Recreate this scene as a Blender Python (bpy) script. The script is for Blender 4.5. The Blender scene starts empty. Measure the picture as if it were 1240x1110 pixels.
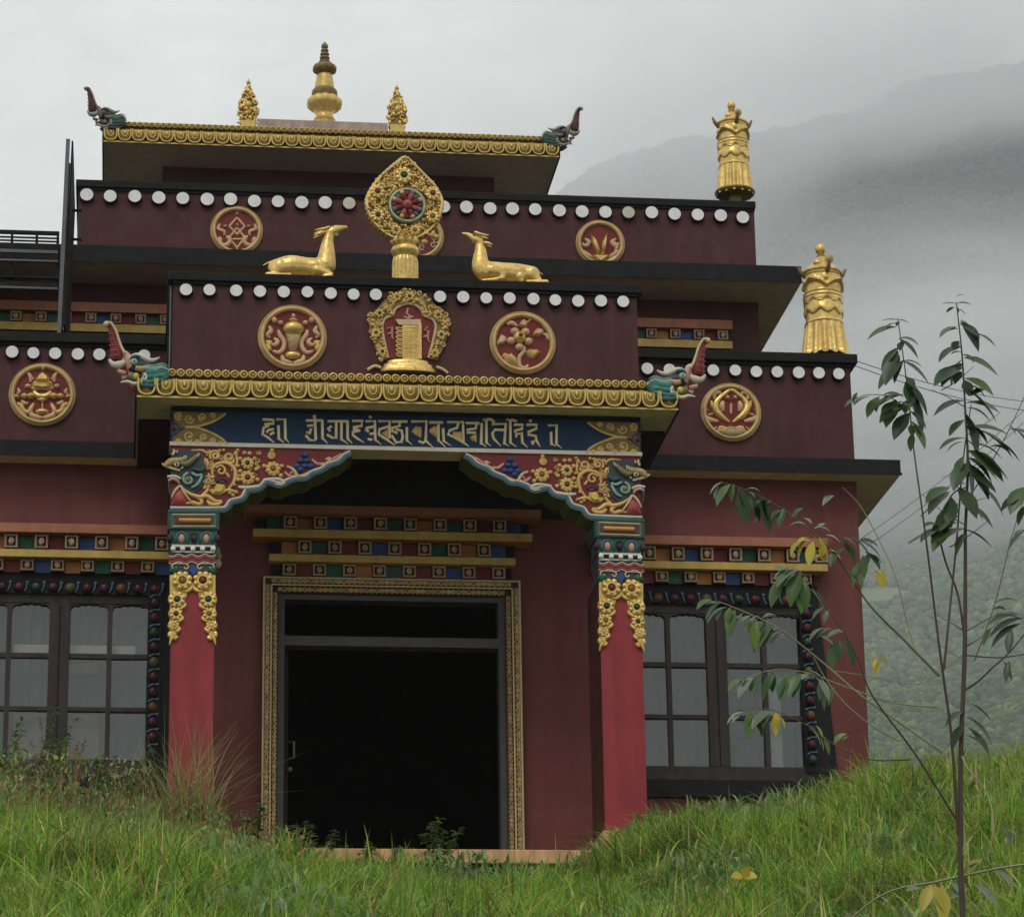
import bpy, bmesh, math, random
import numpy as np
from mathutils import Vector, Matrix, noise
random.seed(7); rng = np.random.default_rng(7)
SC = bpy.context.scene
# ------------------------------------------------------------------ camera
F_PX, YAW, PIT, ROL = 3794.54, math.radians(7.195), math.radians(17.744), math.radians(-0.914)
CAM = np.array([-2.82, -31.0, -5.83])
_cy, _sy, _cp, _sp = math.cos(YAW), math.sin(YAW), math.cos(PIT), math.sin(PIT)
_F = np.array([_sy*_cp, _cy*_cp, _sp]); _R0 = np.array([_cy, -_sy, 0.]); _U0 = np.cross(_R0, _F)
_R = _R0*math.cos(ROL) + _U0*math.sin(ROL); _U = -_R0*math.sin(ROL) + _U0*math.cos(ROL)
cd = bpy.data.cameras.new('camera'); cam = bpy.data.objects.new('camera', cd); SC.collection.objects.link(cam)
cd.sensor_width = 36; cd.lens = F_PX/1240*36; cd.clip_end = 12000; cd.clip_start = .1
m = Matrix(((_R[0], _U[0], -_F[0], CAM[0]), (_R[1], _U[1], -_F[1], CAM[1]), (_R[2], _U[2], -_F[2], CAM[2]), (0, 0, 0, 1)))
cam.matrix_world = m; SC.camera = cam
# ------------------------------------------------------------------ world and sun
SUN_EL, SUN_AZ = 52, 200        # overcast daylight from behind the camera
w = bpy.data.worlds.new('World'); SC.world = w; w.use_nodes = True
nt = w.node_tree; nt.nodes.clear(); N = nt.nodes.new; L = nt.links.new
out = N('ShaderNodeOutputWorld'); bg = N('ShaderNodeBackground'); bg.inputs['Strength'].default_value = .1
sky = N('ShaderNodeTexSky'); sky.sky_type = 'NISHITA'; sky.sun_disc = False
sky.sun_elevation = math.radians(SUN_EL); sky.sun_rotation = math.radians(SUN_AZ); sky.dust_density = 4
hs = N('ShaderNodeHueSaturation'); hs.inputs['Saturation'].default_value = .15; hs.inputs['Value'].default_value = .6
L(sky.outputs[0], hs.inputs['Color'])
tc = N('ShaderNodeTexCoord'); sp = N('ShaderNodeSeparateXYZ'); L(tc.outputs['Generated'], sp.inputs[0])
mp = N('ShaderNodeMapping'); mp.inputs['Scale'].default_value = (5, 5, 11); L(tc.outputs['Generated'], mp.inputs[0])
nz = N('ShaderNodeTexNoise'); nz.inputs['Scale'].default_value = 2.1; nz.inputs['Detail'].default_value = 7; nz.inputs['Roughness'].default_value = .6
L(mp.outputs[0], nz.inputs['Vector'])
cr = N('ShaderNodeValToRGB'); cr.color_ramp.elements[0].position = .34; cr.color_ramp.elements[0].color = (6.7, 6.88, 6.8, 1)
cr.color_ramp.elements[1].position = .68; cr.color_ramp.elements[1].color = (8.7, 8.85, 8.6, 1); L(nz.outputs[0], cr.inputs[0])
el = N('ShaderNodeMapRange'); el.inputs[1].default_value = .0; el.inputs[2].default_value = 1; el.inputs[3].default_value = .92; el.inputs[4].default_value = 1.3
L(sp.outputs['Z'], el.inputs[0])
bk = N('ShaderNodeMapRange'); bk.inputs[1].default_value = 1.; bk.inputs[2].default_value = -1.; bk.inputs[3].default_value = 1.12; bk.inputs[4].default_value = .92
L(sp.outputs['Y'], bk.inputs[0])
mu = N('ShaderNodeMath'); mu.operation = 'MULTIPLY'; L(el.outputs[0], mu.inputs[0]); L(bk.outputs[0], mu.inputs[1])
vm = N('ShaderNodeVectorMath'); vm.operation = 'SCALE'; L(cr.outputs[0], vm.inputs[0]); L(mu.outputs[0], vm.inputs['Scale'])
mx = N('ShaderNodeMix'); mx.data_type = 'RGBA'; mx.inputs['Factor'].default_value = .88
L(hs.outputs[0], mx.inputs[6]); L(vm.outputs[0], mx.inputs[7]); L(mx.outputs[2], bg.inputs['Color']); L(bg.outputs[0], out.inputs['Surface'])
sl = bpy.data.lights.new('sun', 'SUN'); sun = bpy.data.objects.new('sun', sl); SC.collection.objects.link(sun)
sl.energy = .9; sl.angle = math.radians(22); sl.color = (1, .95, .86)
_a, _e = math.radians(SUN_AZ), math.radians(SUN_EL)
sd = Vector((math.sin(_a)*math.cos(_e), math.cos(_a)*math.cos(_e), math.sin(_e)))
sun.rotation_euler = sd.to_track_quat('Z', 'Y').to_euler(); sun.location = sd*60
SC.view_settings.view_transform = 'Standard'; SC.view_settings.look = 'None'; SC.view_settings.exposure = 0; SC.view_settings.gamma = 1
SC.cycles.max_bounces = 6; SC.cycles.diffuse_bounces = 3; SC.cycles.glossy_bounces = 3; SC.cycles.transparent_max_bounces = 12
SC.cycles.volume_bounces = 3; SC.cycles.use_denoising = True
# ------------------------------------------------------------------ measuring helpers (photo grid -> real planes)
def P(u, v, Y):
    d = _R*(u-620)/F_PX - _U*(v-555)/F_PX + _F
    t = (Y-CAM[1])/d[1]; q = CAM + t*d
    return q[0], q[2]
def X(u, v, Y): return P(u, v, Y)[0]
def Z(u, v, Y): return P(u, v, Y)[1]
def YatZ(u, v, z):
    d = _R*(u-620)/F_PX - _U*(v-555)/F_PX + _F
    return (CAM + (z-CAM[2])/d[2]*d)[1]
def mpp(Y): return (Y-CAM[1])/F_PX*1.04
# ------------------------------------------------------------------ materials
MATS = {}
def mat(name, col, rough=.6, metal=0, var=.12, scale=6, bump=.15, bscale=60, streak=0, col2=None, spec=.3, attr=None, c2scale=3, grime=0, patch=None):
    if name in MATS: return MATS[name]
    M = bpy.data.materials.new(name); M.use_nodes = True; t = M.node_tree; b = t.nodes['Principled BSDF']
    n = t.nodes.new; l = t.links.new
    b.inputs['Roughness'].default_value = rough; b.inputs['Metallic'].default_value = metal; b.inputs['Specular IOR Level'].default_value = spec
    tc = n('ShaderNodeTexCoord')
    def noi(sc, det=4, vec=None, r=.55):
        q = n('ShaderNodeTexNoise'); q.inputs['Scale'].default_value = sc; q.inputs['Detail'].default_value = det; q.inputs['Roughness'].default_value = r
        l(vec or tc.outputs['Object'], q.inputs['Vector']); return q.outputs[0]
    def mr(o, a, b_, lo=.3, hi=.7):
        q = n('ShaderNodeMapRange'); q.inputs[1].default_value = lo; q.inputs[2].default_value = hi; q.inputs[3].default_value = a; q.inputs[4].default_value = b_
        l(o, q.inputs[0]); return q.outputs[0]
    rgb = n('ShaderNodeRGB'); rgb.outputs[0].default_value = (*col, 1); cur = rgb.outputs[0]
    if col2:
        k = n('ShaderNodeMix'); k.data_type = 'RGBA'; l(mr(noi(c2scale), 0, 1, .42, .62), k.inputs['Factor']); l(cur, k.inputs[6]); k.inputs[7].default_value = (*col2, 1); cur = k.outputs[2]
    def scalev(o, c):
        q = n('ShaderNodeVectorMath'); q.operation = 'SCALE'; l(c, q.inputs[0]); l(o, q.inputs['Scale']); return q.outputs[0]
    if attr:
        at = n('ShaderNodeAttribute'); at.attribute_name = attr; k = n('ShaderNodeMix'); k.data_type = 'RGBA'; k.blend_type = 'MULTIPLY'; k.inputs['Factor'].default_value = 1
        l(cur, k.inputs[6]); l(at.outputs['Color'], k.inputs[7]); cur = k.outputs[2]
    if var: cur = scalev(mr(noi(scale), 1-var, 1+var), cur)
    if streak:
        mp_ = n('ShaderNodeMapping'); mp_.inputs['Scale'].default_value = (9, 9, .7); l(tc.outputs['Object'], mp_.inputs[0])
        cur = scalev(mr(noi(1, 5, mp_.outputs[0], .65), 1-streak, 1+streak*.5, .38, .62), cur)
    if grime:
        k = n('ShaderNodeMix'); k.data_type = 'RGBA'; l(mr(noi(18, 6, None, .7), 0, grime, .5, .7), k.inputs['Factor']); l(cur, k.inputs[6]); k.inputs[7].default_value = (col[0]*.35, col[1]*.33, col[2]*.35, 1); cur = k.outputs[2]
    l(cur, b.inputs['Base Color'])
    l(mr(noi(scale*2.3), max(rough-.12, .03), min(rough+.12, 1)), b.inputs['Roughness'])
    if bump:
        bp = n('ShaderNodeBump'); bp.inputs['Strength'].default_value = bump; bp.inputs['Distance'].default_value = .01
        l(noi(bscale, 5), bp.inputs['Height']); l(bp.outputs[0], b.inputs['Normal'])
    MATS[name] = M; return M
maroon = mat('maroon_plaster', (.067, .0180, .0172), .62, var=.12, scale=2.5, streak=.15, bump=.4, bscale=45, col2=(.076, .024, .023), c2scale=1.1)
wallred = mat('red_plaster', (.150, .041, .037), .65, var=.1, scale=2, streak=.1, bump=.4, bscale=45, col2=(.165, .048, .043), c2scale=.9)
colred = mat('crimson_paint', (.29, .033, .040), .5, var=.1, streak=.14, bump=.2, scale=3)
black = mat('black_paint', (.009, .0088, .009), .6, spec=.18, var=.25, scale=5, streak=.25, bump=.2)
charcoal = mat('charcoal_paint', (.0125, .013, .0135), .65, spec=.18, var=.2, bump=.2, streak=.2)
soffit = mat('tan_soffit', (.76, .66, .54), .8, var=.1, scale=3, bump=.1, streak=.12, col2=(.62, .53, .43))
gpale = mat('gilded_recess', (.40, .28, .08), .45, metal=.25, var=.2, scale=12, bump=.3, grime=.4)
frameback = mat('carving_ground', (.05, .032, .016), .7, var=.3, scale=20)
rimg = mat('rim_gold_paint', (.60, .42, .19), .45, metal=.1, var=.15, scale=8, bump=.2, grime=.35)
pgold = mat('pale_gold_paint', (.60, .40, .24), .5, var=.15, bump=.15, grime=.2)
goldc = mat('gilded_cornice', (.66, .48, .15), .42, metal=.3, var=.2, scale=9, bump=.2, grime=.6)
goldd = mat('tarnished_gilding', (.22, .15, .045), .5, metal=.2, var=.25, scale=12, bump=.3, grime=.7)
golds = mat('bright_gilding', (.76, .53, .18), .31, metal=.5, var=.22, scale=7, bump=.4, bscale=28, grime=.6)
goldp = mat('gold_paint', (.66, .45, .16), .45, metal=.15, var=.15, scale=10, bump=.2, grime=.3)
cream = mat('cream_paint', (.62, .47, .28), .55, var=.1, bump=.15, grime=.2)
peach = mat('peach_paint', (.38, .15, .085), .6, var=.12, bump=.1, streak=.1)
stepm = mat('peach_stone', (.62, .36, .17), .6, var=.2, scale=5, bump=.4, streak=.25)
yellow = mat('yellow_paint', (.52, .35, .10), .55, var=.14, bump=.1, streak=.1)
teal = mat('teal_paint', (.038, .095, .088), .5, var=.15, bump=.15)
tealg = mat('teal_glaze', (.03, .16, .13), .35, var=.3, scale=14, bump=.15)
blue = mat('deep_blue_paint', (.006, .030, .080), .6, var=.15, bump=.15)
blue2 = mat('blue_paint', (.03, .07, .22), .5, var=.15, bump=.15)
skyb = mat('grey_blue_paint', (.09, .17, .24), .5, var=.1, bump=.1)
green = mat('green_paint', (.012, .10, .055), .5, var=.15, bump=.15)
olive = mat('olive_green_paint', (.07, .095, .02), .6, var=.2, bump=.15)
orange = mat('orange_paint', (.42, .17, .04), .55, var=.15, bump=.15)
brick = mat('dark_red_paint', (.17, .018, .02), .5, var=.15, bump=.15)
purple = mat('purple_paint', (.045, .012, .03), .35, var=.15, bump=.1)
pink = mat('dusty_pink_paint', (.55, .30, .24), .5, var=.12, bump=.1)
white = mat('white_paint', (.80, .79, .78), .5, var=.05, scale=14, bump=.15, streak=.06)
white2 = mat('weathered_white_paint', (.58, .56, .47), .55, var=.1, scale=12, bump=.2, streak=.1)
offw = mat('ivory_paint', (.62, .57, .48), .5, var=.1, bump=.15)
brown = mat('brown_wood', (.040, .028, .026), .5, var=.2, scale=5, bump=.2, streak=.3)
greyw = mat('grey_metal_frame', (.07, .068, .068), .45, var=.1, bump=.1)
carve = mat('carved_ochre', (.46, .34, .16), .6, var=.25, scale=22, bump=.2, grime=.5)
darkred = mat('dark_timber', (.016, .008, .009), .7, var=.2)  # dark timber; on the porch ceiling and band it paints in shade
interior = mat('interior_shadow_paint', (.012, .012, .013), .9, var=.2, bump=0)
curtain = mat('grey_curtain', (.085, .09, .085), .9, var=.4, scale=1.3, bump=.1, col2=(.07, .075, .075), c2scale=1.6)
curtain2 = mat('beige_curtain', (.24, .19, .15), .9, var=.2, scale=3, bump=.1)
metal = mat('grey_steel', (.12, .12, .13), .4, metal=.5, var=.15, bump=.1)
jred = mat('red_jewel', (.14, .02, .012), .2, var=.1, bump=0); jgrn = mat('green_jewel', (.02, .05, .03), .2, var=.1, bump=0); jamb = mat('amber_jewel', (.22, .11, .02), .25, var=.1, bump=0)
gm = bpy.data.materials.new('window_glass'); gm.use_nodes = True; t = gm.node_tree; t.nodes.clear()
o_ = t.nodes.new('ShaderNodeOutputMaterial'); g1 = t.nodes.new('ShaderNodeBsdfTransparent'); g1.inputs[0].default_value = (.62, .66, .65, 1)
g2 = t.nodes.new('ShaderNodeBsdfGlossy'); g2.inputs['Roughness'].default_value = .06; g2.inputs[0].default_value = (.85, .9, .9, 1)
gx = t.nodes.new('ShaderNodeMixShader'); gx.inputs[0].default_value = .13
gn = t.nodes.new('ShaderNodeTexNoise'); gn.inputs['Scale'].default_value = 2.2; gb = t.nodes.new('ShaderNodeBump'); gb.inputs['Strength'].default_value = .35; gb.inputs['Distance'].default_value = .03; gt = t.nodes.new('ShaderNodeTexCoord'); t.links.new(gt.outputs['Object'], gn.inputs[0]); t.links.new(gn.outputs[0], gb.inputs['Height']); t.links.new(gb.outputs[0], g2.inputs['Normal'])
t.links.new(g1.outputs[0], gx.inputs[1]); t.links.new(g2.outputs[0], gx.inputs[2]); t.links.new(gx.outputs[0], o_.inputs[0]); glass = gm
# ------------------------------------------------------------------ mesh builder
def cat(pts, n=4, closed=False):
    pts = [tuple(p) for p in pts]
    if len(pts) < 3: return pts
    res = []; k = len(pts); rngk = range(k if closed else k-1)
    for i in rngk:
        p0 = pts[(i-1) % k] if (closed or i > 0) else pts[0]; p1 = pts[i]; p2 = pts[(i+1) % k]; p3 = pts[(i+2) % k] if (closed or i+2 < k) else pts[-1]
        for j in range(n):
            s = j/n
            res.append(tuple(.5*((2*b)+(-a+c)*s+(2*a-5*b+4*c-d)*s*s+(-a+3*b-3*c+d)*s**3) for a, b, c, d in zip(p0, p1, p2, p3)))
    if not closed: res.append(pts[-1])
    return res
class MB:
    def __init__(s): s.v = []; s.f = []; s.m = []; s.mats = []
    def mi(s, m):
        if m not in s.mats: s.mats.append(m)
        return s.mats.index(m)
    def add(s, V, Fc, m):
        o = len(s.v); s.v += [tuple(float(c) for c in q) for q in V]; k = s.mi(m)
        for f in Fc: s.f.append([o+i for i in f]); s.m.append(k)
    def box(s, x0, x1, y0, y1, z0, z1, m, under=None, front=None):
        if x0 > x1: x0, x1 = x1, x0
        if z0 > z1: z0, z1 = z1, z0
        V = [(x, y, z) for x in (x0, x1) for y in (y0, y1) for z in (z0, z1)]
        s.add(V, [(0, 1, 3, 2), (4, 6, 7, 5), (1, 5, 7, 3), (2, 3, 7, 6)], m); o = len(s.v)-8
        for q, mm in (((0, 2, 6, 4), under or m), ((0, 4, 5, 1), front or m)): s.f.append([o+i for i in q]); s.m.append(s.mi(mm))
        return s
    def prism(s, poly, y0, y1, m, side=None):
        n = len(poly)
        a = sum(poly[i][0]*poly[(i+1) % n][1]-poly[(i+1) % n][0]*poly[i][1] for i in range(n))
        if a < 0: poly = poly[::-1]
        V = [(x, y0, z) for x, z in poly]+[(x, y1, z) for x, z in poly]
        s.add(V, [list(range(n)), list(range(2*n-1, n-1, -1))], m); o = len(s.v)-2*n; k = s.mi(side or m)
        for i in range(n):
            j = (i+1) % n; s.f.append([o+j, o+i, o+n+i, o+n+j]); s.m.append(k)
        return s
    def st(s, pts, r, y, m, ry=None, n=8, sm=3, closed=False):
        """relief stroke on a wall plane: pts (x,z), r half width, ry relief height"""
        k0 = len(pts); rr = list(r) if hasattr(r, '__len__') else [r]*k0
        q = cat([(p[0], p[1], a) for p, a in zip(pts, rr)], sm, closed) if sm > 1 and k0 > 2 else [(p[0], p[1], a) for p, a in zip(pts, rr)]
        V = []; k = len(q)
        for i, (x, z, a) in enumerate(q):
            p0 = q[(i-1) % k] if closed else q[max(i-1, 0)]; p1 = q[(i+1) % k] if closed else q[min(i+1, k-1)]
            tx, tz = p1[0]-p0[0], p1[1]-p0[1]; d = math.hypot(tx, tz) or 1; nx, nz_ = -tz/d, tx/d
            h = (ry if ry is not None else a)*(a/max(max(rr), 1e-6) if ry is not None else 1)
            for j in range(n):
                c, e = math.cos(2*math.pi*j/n), math.sin(2*math.pi*j/n)
                V.append((x+nx*a*c, y-h*e, z+nz_*a*c))
        Fc = [(i*n+j, i*n+(j+1) % n, ((i+1) % k)*n+(j+1) % n, ((i+1) % k)*n+j) for i in range(k if closed else k-1) for j in range(n)]
        if not closed: Fc += [list(range(n-1, -1, -1)), list(range((k-1)*n, k*n))]
        s.add(V, Fc, m); return s
    def tube(s, pts, r, m, n=8, sm=1, cap=True, fy=1.):
        rr = list(r) if hasattr(r, '__len__') else [r]*len(pts)
        q = cat([(*p, a) for p, a in zip(pts, rr)], sm) if sm > 1 else [(*p, a) for p, a in zip(pts, rr)]
        V = []; k = len(q); pn = None
        for i in range(k):
            a = Vector(q[max(i-1, 0)][:3]); b = Vector(q[min(i+1, k-1)][:3]); t_ = (b-a).normalized() if (b-a).length > 1e-9 else Vector((0, 0, 1))
            if pn is None: pn = t_.orthogonal().normalized()
            pn = (pn - t_*pn.dot(t_)); pn = pn.normalized() if pn.length > 1e-6 else t_.orthogonal().normalized(); bn = t_.cross(pn)
            for j in range(n):
                d = (pn*math.cos(2*math.pi*j/n)+bn*math.sin(2*math.pi*j/n))*q[i][3]; V.append((q[i][0]+d.x, q[i][1]+d.y*fy, q[i][2]+d.z))
        Fc = [(i*n+j, i*n+(j+1) % n, (i+1)*n+(j+1) % n, (i+1)*n+j) for i in range(k-1) for j in range(n)]
        if cap: Fc += [list(range(n-1, -1, -1)), list(range((k-1)*n, k*n))]
        s.add(V, Fc, m); return s
    def ell(s, c, r, m, a=10, b=7):
        V = [(c[0], c[1], c[2]+r[2])]
        for i in range(1, b):
            p = math.pi*i/b
            for j in range(a):
                t_ = 2*math.pi*j/a; V.append((c[0]+r[0]*math.sin(p)*math.cos(t_), c[1]+r[1]*math.sin(p)*math.sin(t_), c[2]+r[2]*math.cos(p)))
        V.append((c[0], c[1], c[2]-r[2])); e = len(V)-1
        Fc = [(0, 1+j, 1+(j+1) % a) for j in range(a)]+[(1+i*a+j, 1+(i+1)*a+j, 1+(i+1)*a+(j+1) % a, 1+i*a+(j+1) % a) for i in range(b-2) for j in range(a)]+[(1+(b-2)*a+j, e, 1+(b-2)*a+(j+1) % a) for j in range(a)]
        s.add(V, Fc, m); return s
    def lathe(s, prof, c, m, n=24, fn=None):
        V = []; k = len(prof)
        for i, (r, z) in enumerate(prof):
            for j in range(n):
                t_ = 2*math.pi*j/n; rr = r*(fn(t_, i/(k-1), z) if fn else 1); V.append((c[0]+rr*math.cos(t_), c[1]+rr*math.sin(t_), c[2]+z))
        s.add(V, [(i*n+j, i*n+(j+1) % n, (i+1)*n+(j+1) % n, (i+1)*n+j) for i in range(k-1) for j in range(n)]+[list(range(n-1, -1, -1)), list(range((k-1)*n, k*n))], m); return s
    def pil(s, poly, y, h, m, ins=.55):
        """raised leaf-like relief from an outline"""
        n = len(poly); cx = sum(p[0] for p in poly)/n; cz = sum(p[1] for p in poly)/n
        a = sum(poly[i][0]*poly[(i+1) % n][1]-poly[(i+1) % n][0]*poly[i][1] for i in range(n))
        if a < 0: poly = poly[::-1]
        V = [(x, y, z) for x, z in poly]+[(cx+(x-cx)*ins, y-h, cz+(z-cz)*ins) for x, z in poly]
        s.add(V, [(i, (i+1) % n, n+(i+1) % n, n+i) for i in range(n)]+[list(range(n, 2*n))], m); return s
    def mirror(s):
        q = MB(); q.mats = s.mats[:]; q.v = [(-x, y, z) for x, y, z in s.v]; q.f = [f[::-1] for f in s.f]; q.m = s.m[:]; return q
    def build(s, name, parent=None, smooth=None, bevel=0):
        me = bpy.data.meshes.new(name); me.from_pydata(s.v, [], s.f)
        for q in s.mats: me.materials.append(q)
        me.polygons.foreach_set('material_index', s.m)
        if smooth:
            me.polygons.foreach_set('use_smooth', [True]*len(s.f))
            me.update(); me.set_sharp_from_angle(angle=math.radians(smooth))
        me.update(); o = bpy.data.objects.new(name, me); SC.collection.objects.link(o)
        if parent is not None: o.parent = parent
        if bevel:
            b = o.modifiers.new('bevel', 'BEVEL'); b.width = bevel; b.segments = 2; b.limit_method = 'ANGLE'
        return o
class Crop:
    def __init__(s, ox, oy, sc, Y): s.o = (ox, oy); s.s = sc; s.Y = Y; s.k = mpp(Y)/sc
    def p(s, x, y): return P(s.o[0]+x/s.s, s.o[1]+y/s.s, s.Y)
    def q(s, pts): return [s.p(*a) for a in pts]
    def ln(s, r): return r*s.k
def thing(name, label, cat_, loc=(0, 0, 0), group=None):
    o = bpy.data.objects.new(name, None); o.location = loc; o.empty_display_size = .2; SC.collection.objects.link(o); return tag(o, label, cat_, group)
def tag(o, label=None, cat_=None, group=None, kind=None):
    if label: o['label'] = label
    if cat_: o['category'] = cat_
    if group: o['group'] = group
    if kind: o['kind'] = kind
    return o
def spiral(cx, cy, r0, r1, a0, turns, n=14):
    return [(cx+(r0+(r1-r0)*i/n)*math.cos(a0+turns*2*math.pi*i/n), cy+(r0+(r1-r0)*i/n)*math.sin(a0+turns*2*math.pi*i/n)) for i in range(n+1)]
def flower(mb, x, z, r, y, g, j, lobes=7, a0=0):
    """gilded rosette round a jewel"""
    for i in range(lobes):
        a = a0+2*math.pi*i/lobes; mb.ell((x+r*.72*math.cos(a), y-r*.08, z+r*.72*math.sin(a)), (r*.34, r*.3, r*.34), g, 8, 5)
    mb.st([(x+r*.52*math.cos(2*math.pi*i/12), z+r*.52*math.sin(2*math.pi*i/12)) for i in range(12)], r*.16, y-r*.25, g, closed=True, sm=1, n=6)
    mb.ell((x, y-r*.12, z), (r*.4, r*.32, r*.4), j, 10, 6)
# ================================================================== BUILDING
YC, YB = -.30, 0.                      # canopy edge, column and beam face
ZS = Z(500, 488, YC)                   # soffit height of canopy and main eave
YE = YatZ(788, 567.5, ZS)              # main eave fascia
YW = YatZ(1000, 583, Z(500, 562, YE))  # main wall
T = thing('temple', 'dark red tiered temple with gold cornices, a pillared porch and carved windows', 'temple')
ZP = 0.; ZG = -1.2
XL = -9.
# ---- main wall with openings
xr_t, xr_b = X(1037, 583, YW), X(1052, 900, YW); xr = xr_t - .02
zw_top = ZS
def xz(u0, v0, u1, v1, Y): a = P(u0, v0, Y); b = P(u1, v1, Y); return a[0], b[0], b[1], a[1]
WXC = (X(869, 840, YW)+0)                                        # centre of right window
ww = X(979, 840, YW)-WXC                                         # half width of timber window
wz0, wz1 = Z(880, 945, YW), Z(880, 732, YW)
dx = X(629, 860, YW)-.0; dz1 = Z(475, 700, YW)
holes = [(-WXC-ww, -WXC+ww, wz0, wz1), (-dx+.07, dx-.07, -.05, dz1-.07), (WXC-ww, WXC+ww, wz0, wz1)]
def wall(name, x0, x1, z0, z1, holes, y0, y1, m, parent):
    xs = sorted({x0, x1, *[h[0] for h in holes], *[h[1] for h in holes]}); zs = sorted({z0, z1, *[h[2] for h in holes], *[h[3] for h in holes]})
    mb = MB()
    def inh(a, b): return any(h[0] < a < h[1] and h[2] < b < h[3] for h in holes)
    for i in range(len(xs)-1):
        for j in range(len(zs)-1):
            a, b, c, d = xs[i], xs[i+1], zs[j], zs[j+1]
            if inh((a+b)/2, (c+d)/2): continue
            mb.add([(a, y0, c), (b, y0, c), (b, y0, d), (a, y0, d)], [(0, 1, 2, 3)], m)
            mb.add([(a, y1, c), (b, y1, c), (b, y1, d), (a, y1, d)], [(3, 2, 1, 0)], m)
    for h in holes+[(x0, x1, z0, z1)]:
        a, b, c, d = h
        for q in (((a, c), (b, c)), ((b, c), (b, d)), ((b, d), (a, d)), ((a, d), (a, c))):
            (p, r), (s_, t_) = q; f = [(0, 1, 2, 3)] if h[:4] != (x0, x1, z0, z1) else [(3, 2, 1, 0)]
            mb.add([(p, y0, r), (p, y1, r), (s_, y1, t_), (s_, y0, t_)], f, m)
    return mb.build(name, parent)
wall('front_wall', XL, xr, ZG, zw_top, holes, YW, YW+.3, wallred, T)
mb = MB(); mb.v = []; 
def batter(x0, xt, xb, y0, y1, z0, z1, m, name):
    q = MB(); V = [(x0, y0, z0), (xb, y0, z0), (xt, y0, z1), (x0, y0, z1), (x0, y1, z0), (xb, y1, z0), (xt, y1, z1), (x0, y1, z1)]
    q.add(V, [(0, 1, 2, 3), (1, 5, 6, 2), (5, 4, 7, 6), (4, 0, 3, 7), (3, 2, 6, 7), (0, 4, 5, 1)], m); return q.build(name, T)
zb = Z(1052, 900, YW); sl_ = (xr_b-xr_t)/(zw_top-zb)
batter(xr+.0005, xr_t, xr_t+sl_*(zw_top-ZG), YW, YW+9, ZG, zw_top, wallred, 'side_wall')
# ---- interior room (dark) behind the openings
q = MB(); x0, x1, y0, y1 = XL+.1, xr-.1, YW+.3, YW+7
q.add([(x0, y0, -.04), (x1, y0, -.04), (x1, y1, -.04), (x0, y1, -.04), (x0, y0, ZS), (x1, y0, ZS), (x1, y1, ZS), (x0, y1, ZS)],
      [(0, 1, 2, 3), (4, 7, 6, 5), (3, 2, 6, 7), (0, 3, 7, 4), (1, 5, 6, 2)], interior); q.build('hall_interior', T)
# ---- porch platform, plinths
q = MB(); q.box(-2.62, 2.62, -.2, YW-.002, -.14, ZP, stepm); q.box(-2.5, 2.5, -.17, YW-.004, ZG, -.141, charcoal); q.build('porch_floor', T, bevel=.01)
# ---- main eave and canopy
zf1 = Z(500, 543, YE); ex = X(1091, 575, YE)
cxr = X(821, 495, YC); 
def eave(x0, x1, y0, y1, z0, z1, name, m=charcoal):
    q = MB(); q.box(x0, x1, y0, y1, z0, z1, m, under=soffit); q.box(x0, x1+.012 if name != 'x' else x1, y0-.012, y0-.001, z0-.012, z0+.018, black); return q.build(name, T)
fh = Z(1000, 554.5, YE)-Z(1000, 572, YE)
eave(XL, -cxr-.001, YE, YW+9.4, ZS, ZS+fh, 'main_eave'); eave(cxr+.001, ex, YE, YW+9.4, ZS, ZS+fh, 'main_eave')
q = MB(); q.box(-cxr, cxr, YC+.02, YW+.5, ZS+.001, ZS+.10, brown, under=soffit); q.build('canopy_slab', T)
q = MB(); q.box(cxr+.0015, cxr+.02, YC+.02, YE-.02, ZS-.01, ZS+.13, black); q.build('canopy_edge_board', T); q = MB(); q.box(-cxr-.02, -cxr-.0015, YC+.02, YE-.02, ZS-.01, ZS+.13, black); q.build('canopy_edge_board', T)
# ---- parapets
def disc(mb_w, x, z, y, r):
    n = 28; ring = [(x+r*math.cos(2*math.pi*i/n), z+r*math.sin(2*math.pi*i/n)) for i in range(n)]
    q = MB(); m = white
    r2 = [(x+(r+.012)*math.cos(2*math.pi*i/n), z+(r+.012)*math.sin(2*math.pi*i/n)) for i in range(n)]
    q.prism(r2, y-.05, y, black); q.prism(ring, y-.062, y-.0502, m if rng.random() > .04 else white2, side=black); return q
def discs(lst, Y, parent, rpx=8., fit=None):
    us = np.array([a for a, _ in lst]); xs = np.array([X(a, b, Y-.06) for a, b in lst]); zs = np.array([Z(a, b, Y-.06) for a, b in lst]); zm = zs.mean()
    for x in xs:
        o = disc(None, x+rng.normal(0, .004), zm+rng.normal(0, .005), Y, rpx*.94*mpp(Y)*rng.uniform(.97, 1.03)).build('white_disc', parent)
def cap(name, parent, x0, x1, y0, y1, z0, z1, ov=.05):
    q = MB(); q.box(x0, x1, y0, y1, z0, z1, black); return q.build(name, parent, bevel=.008)
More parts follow.
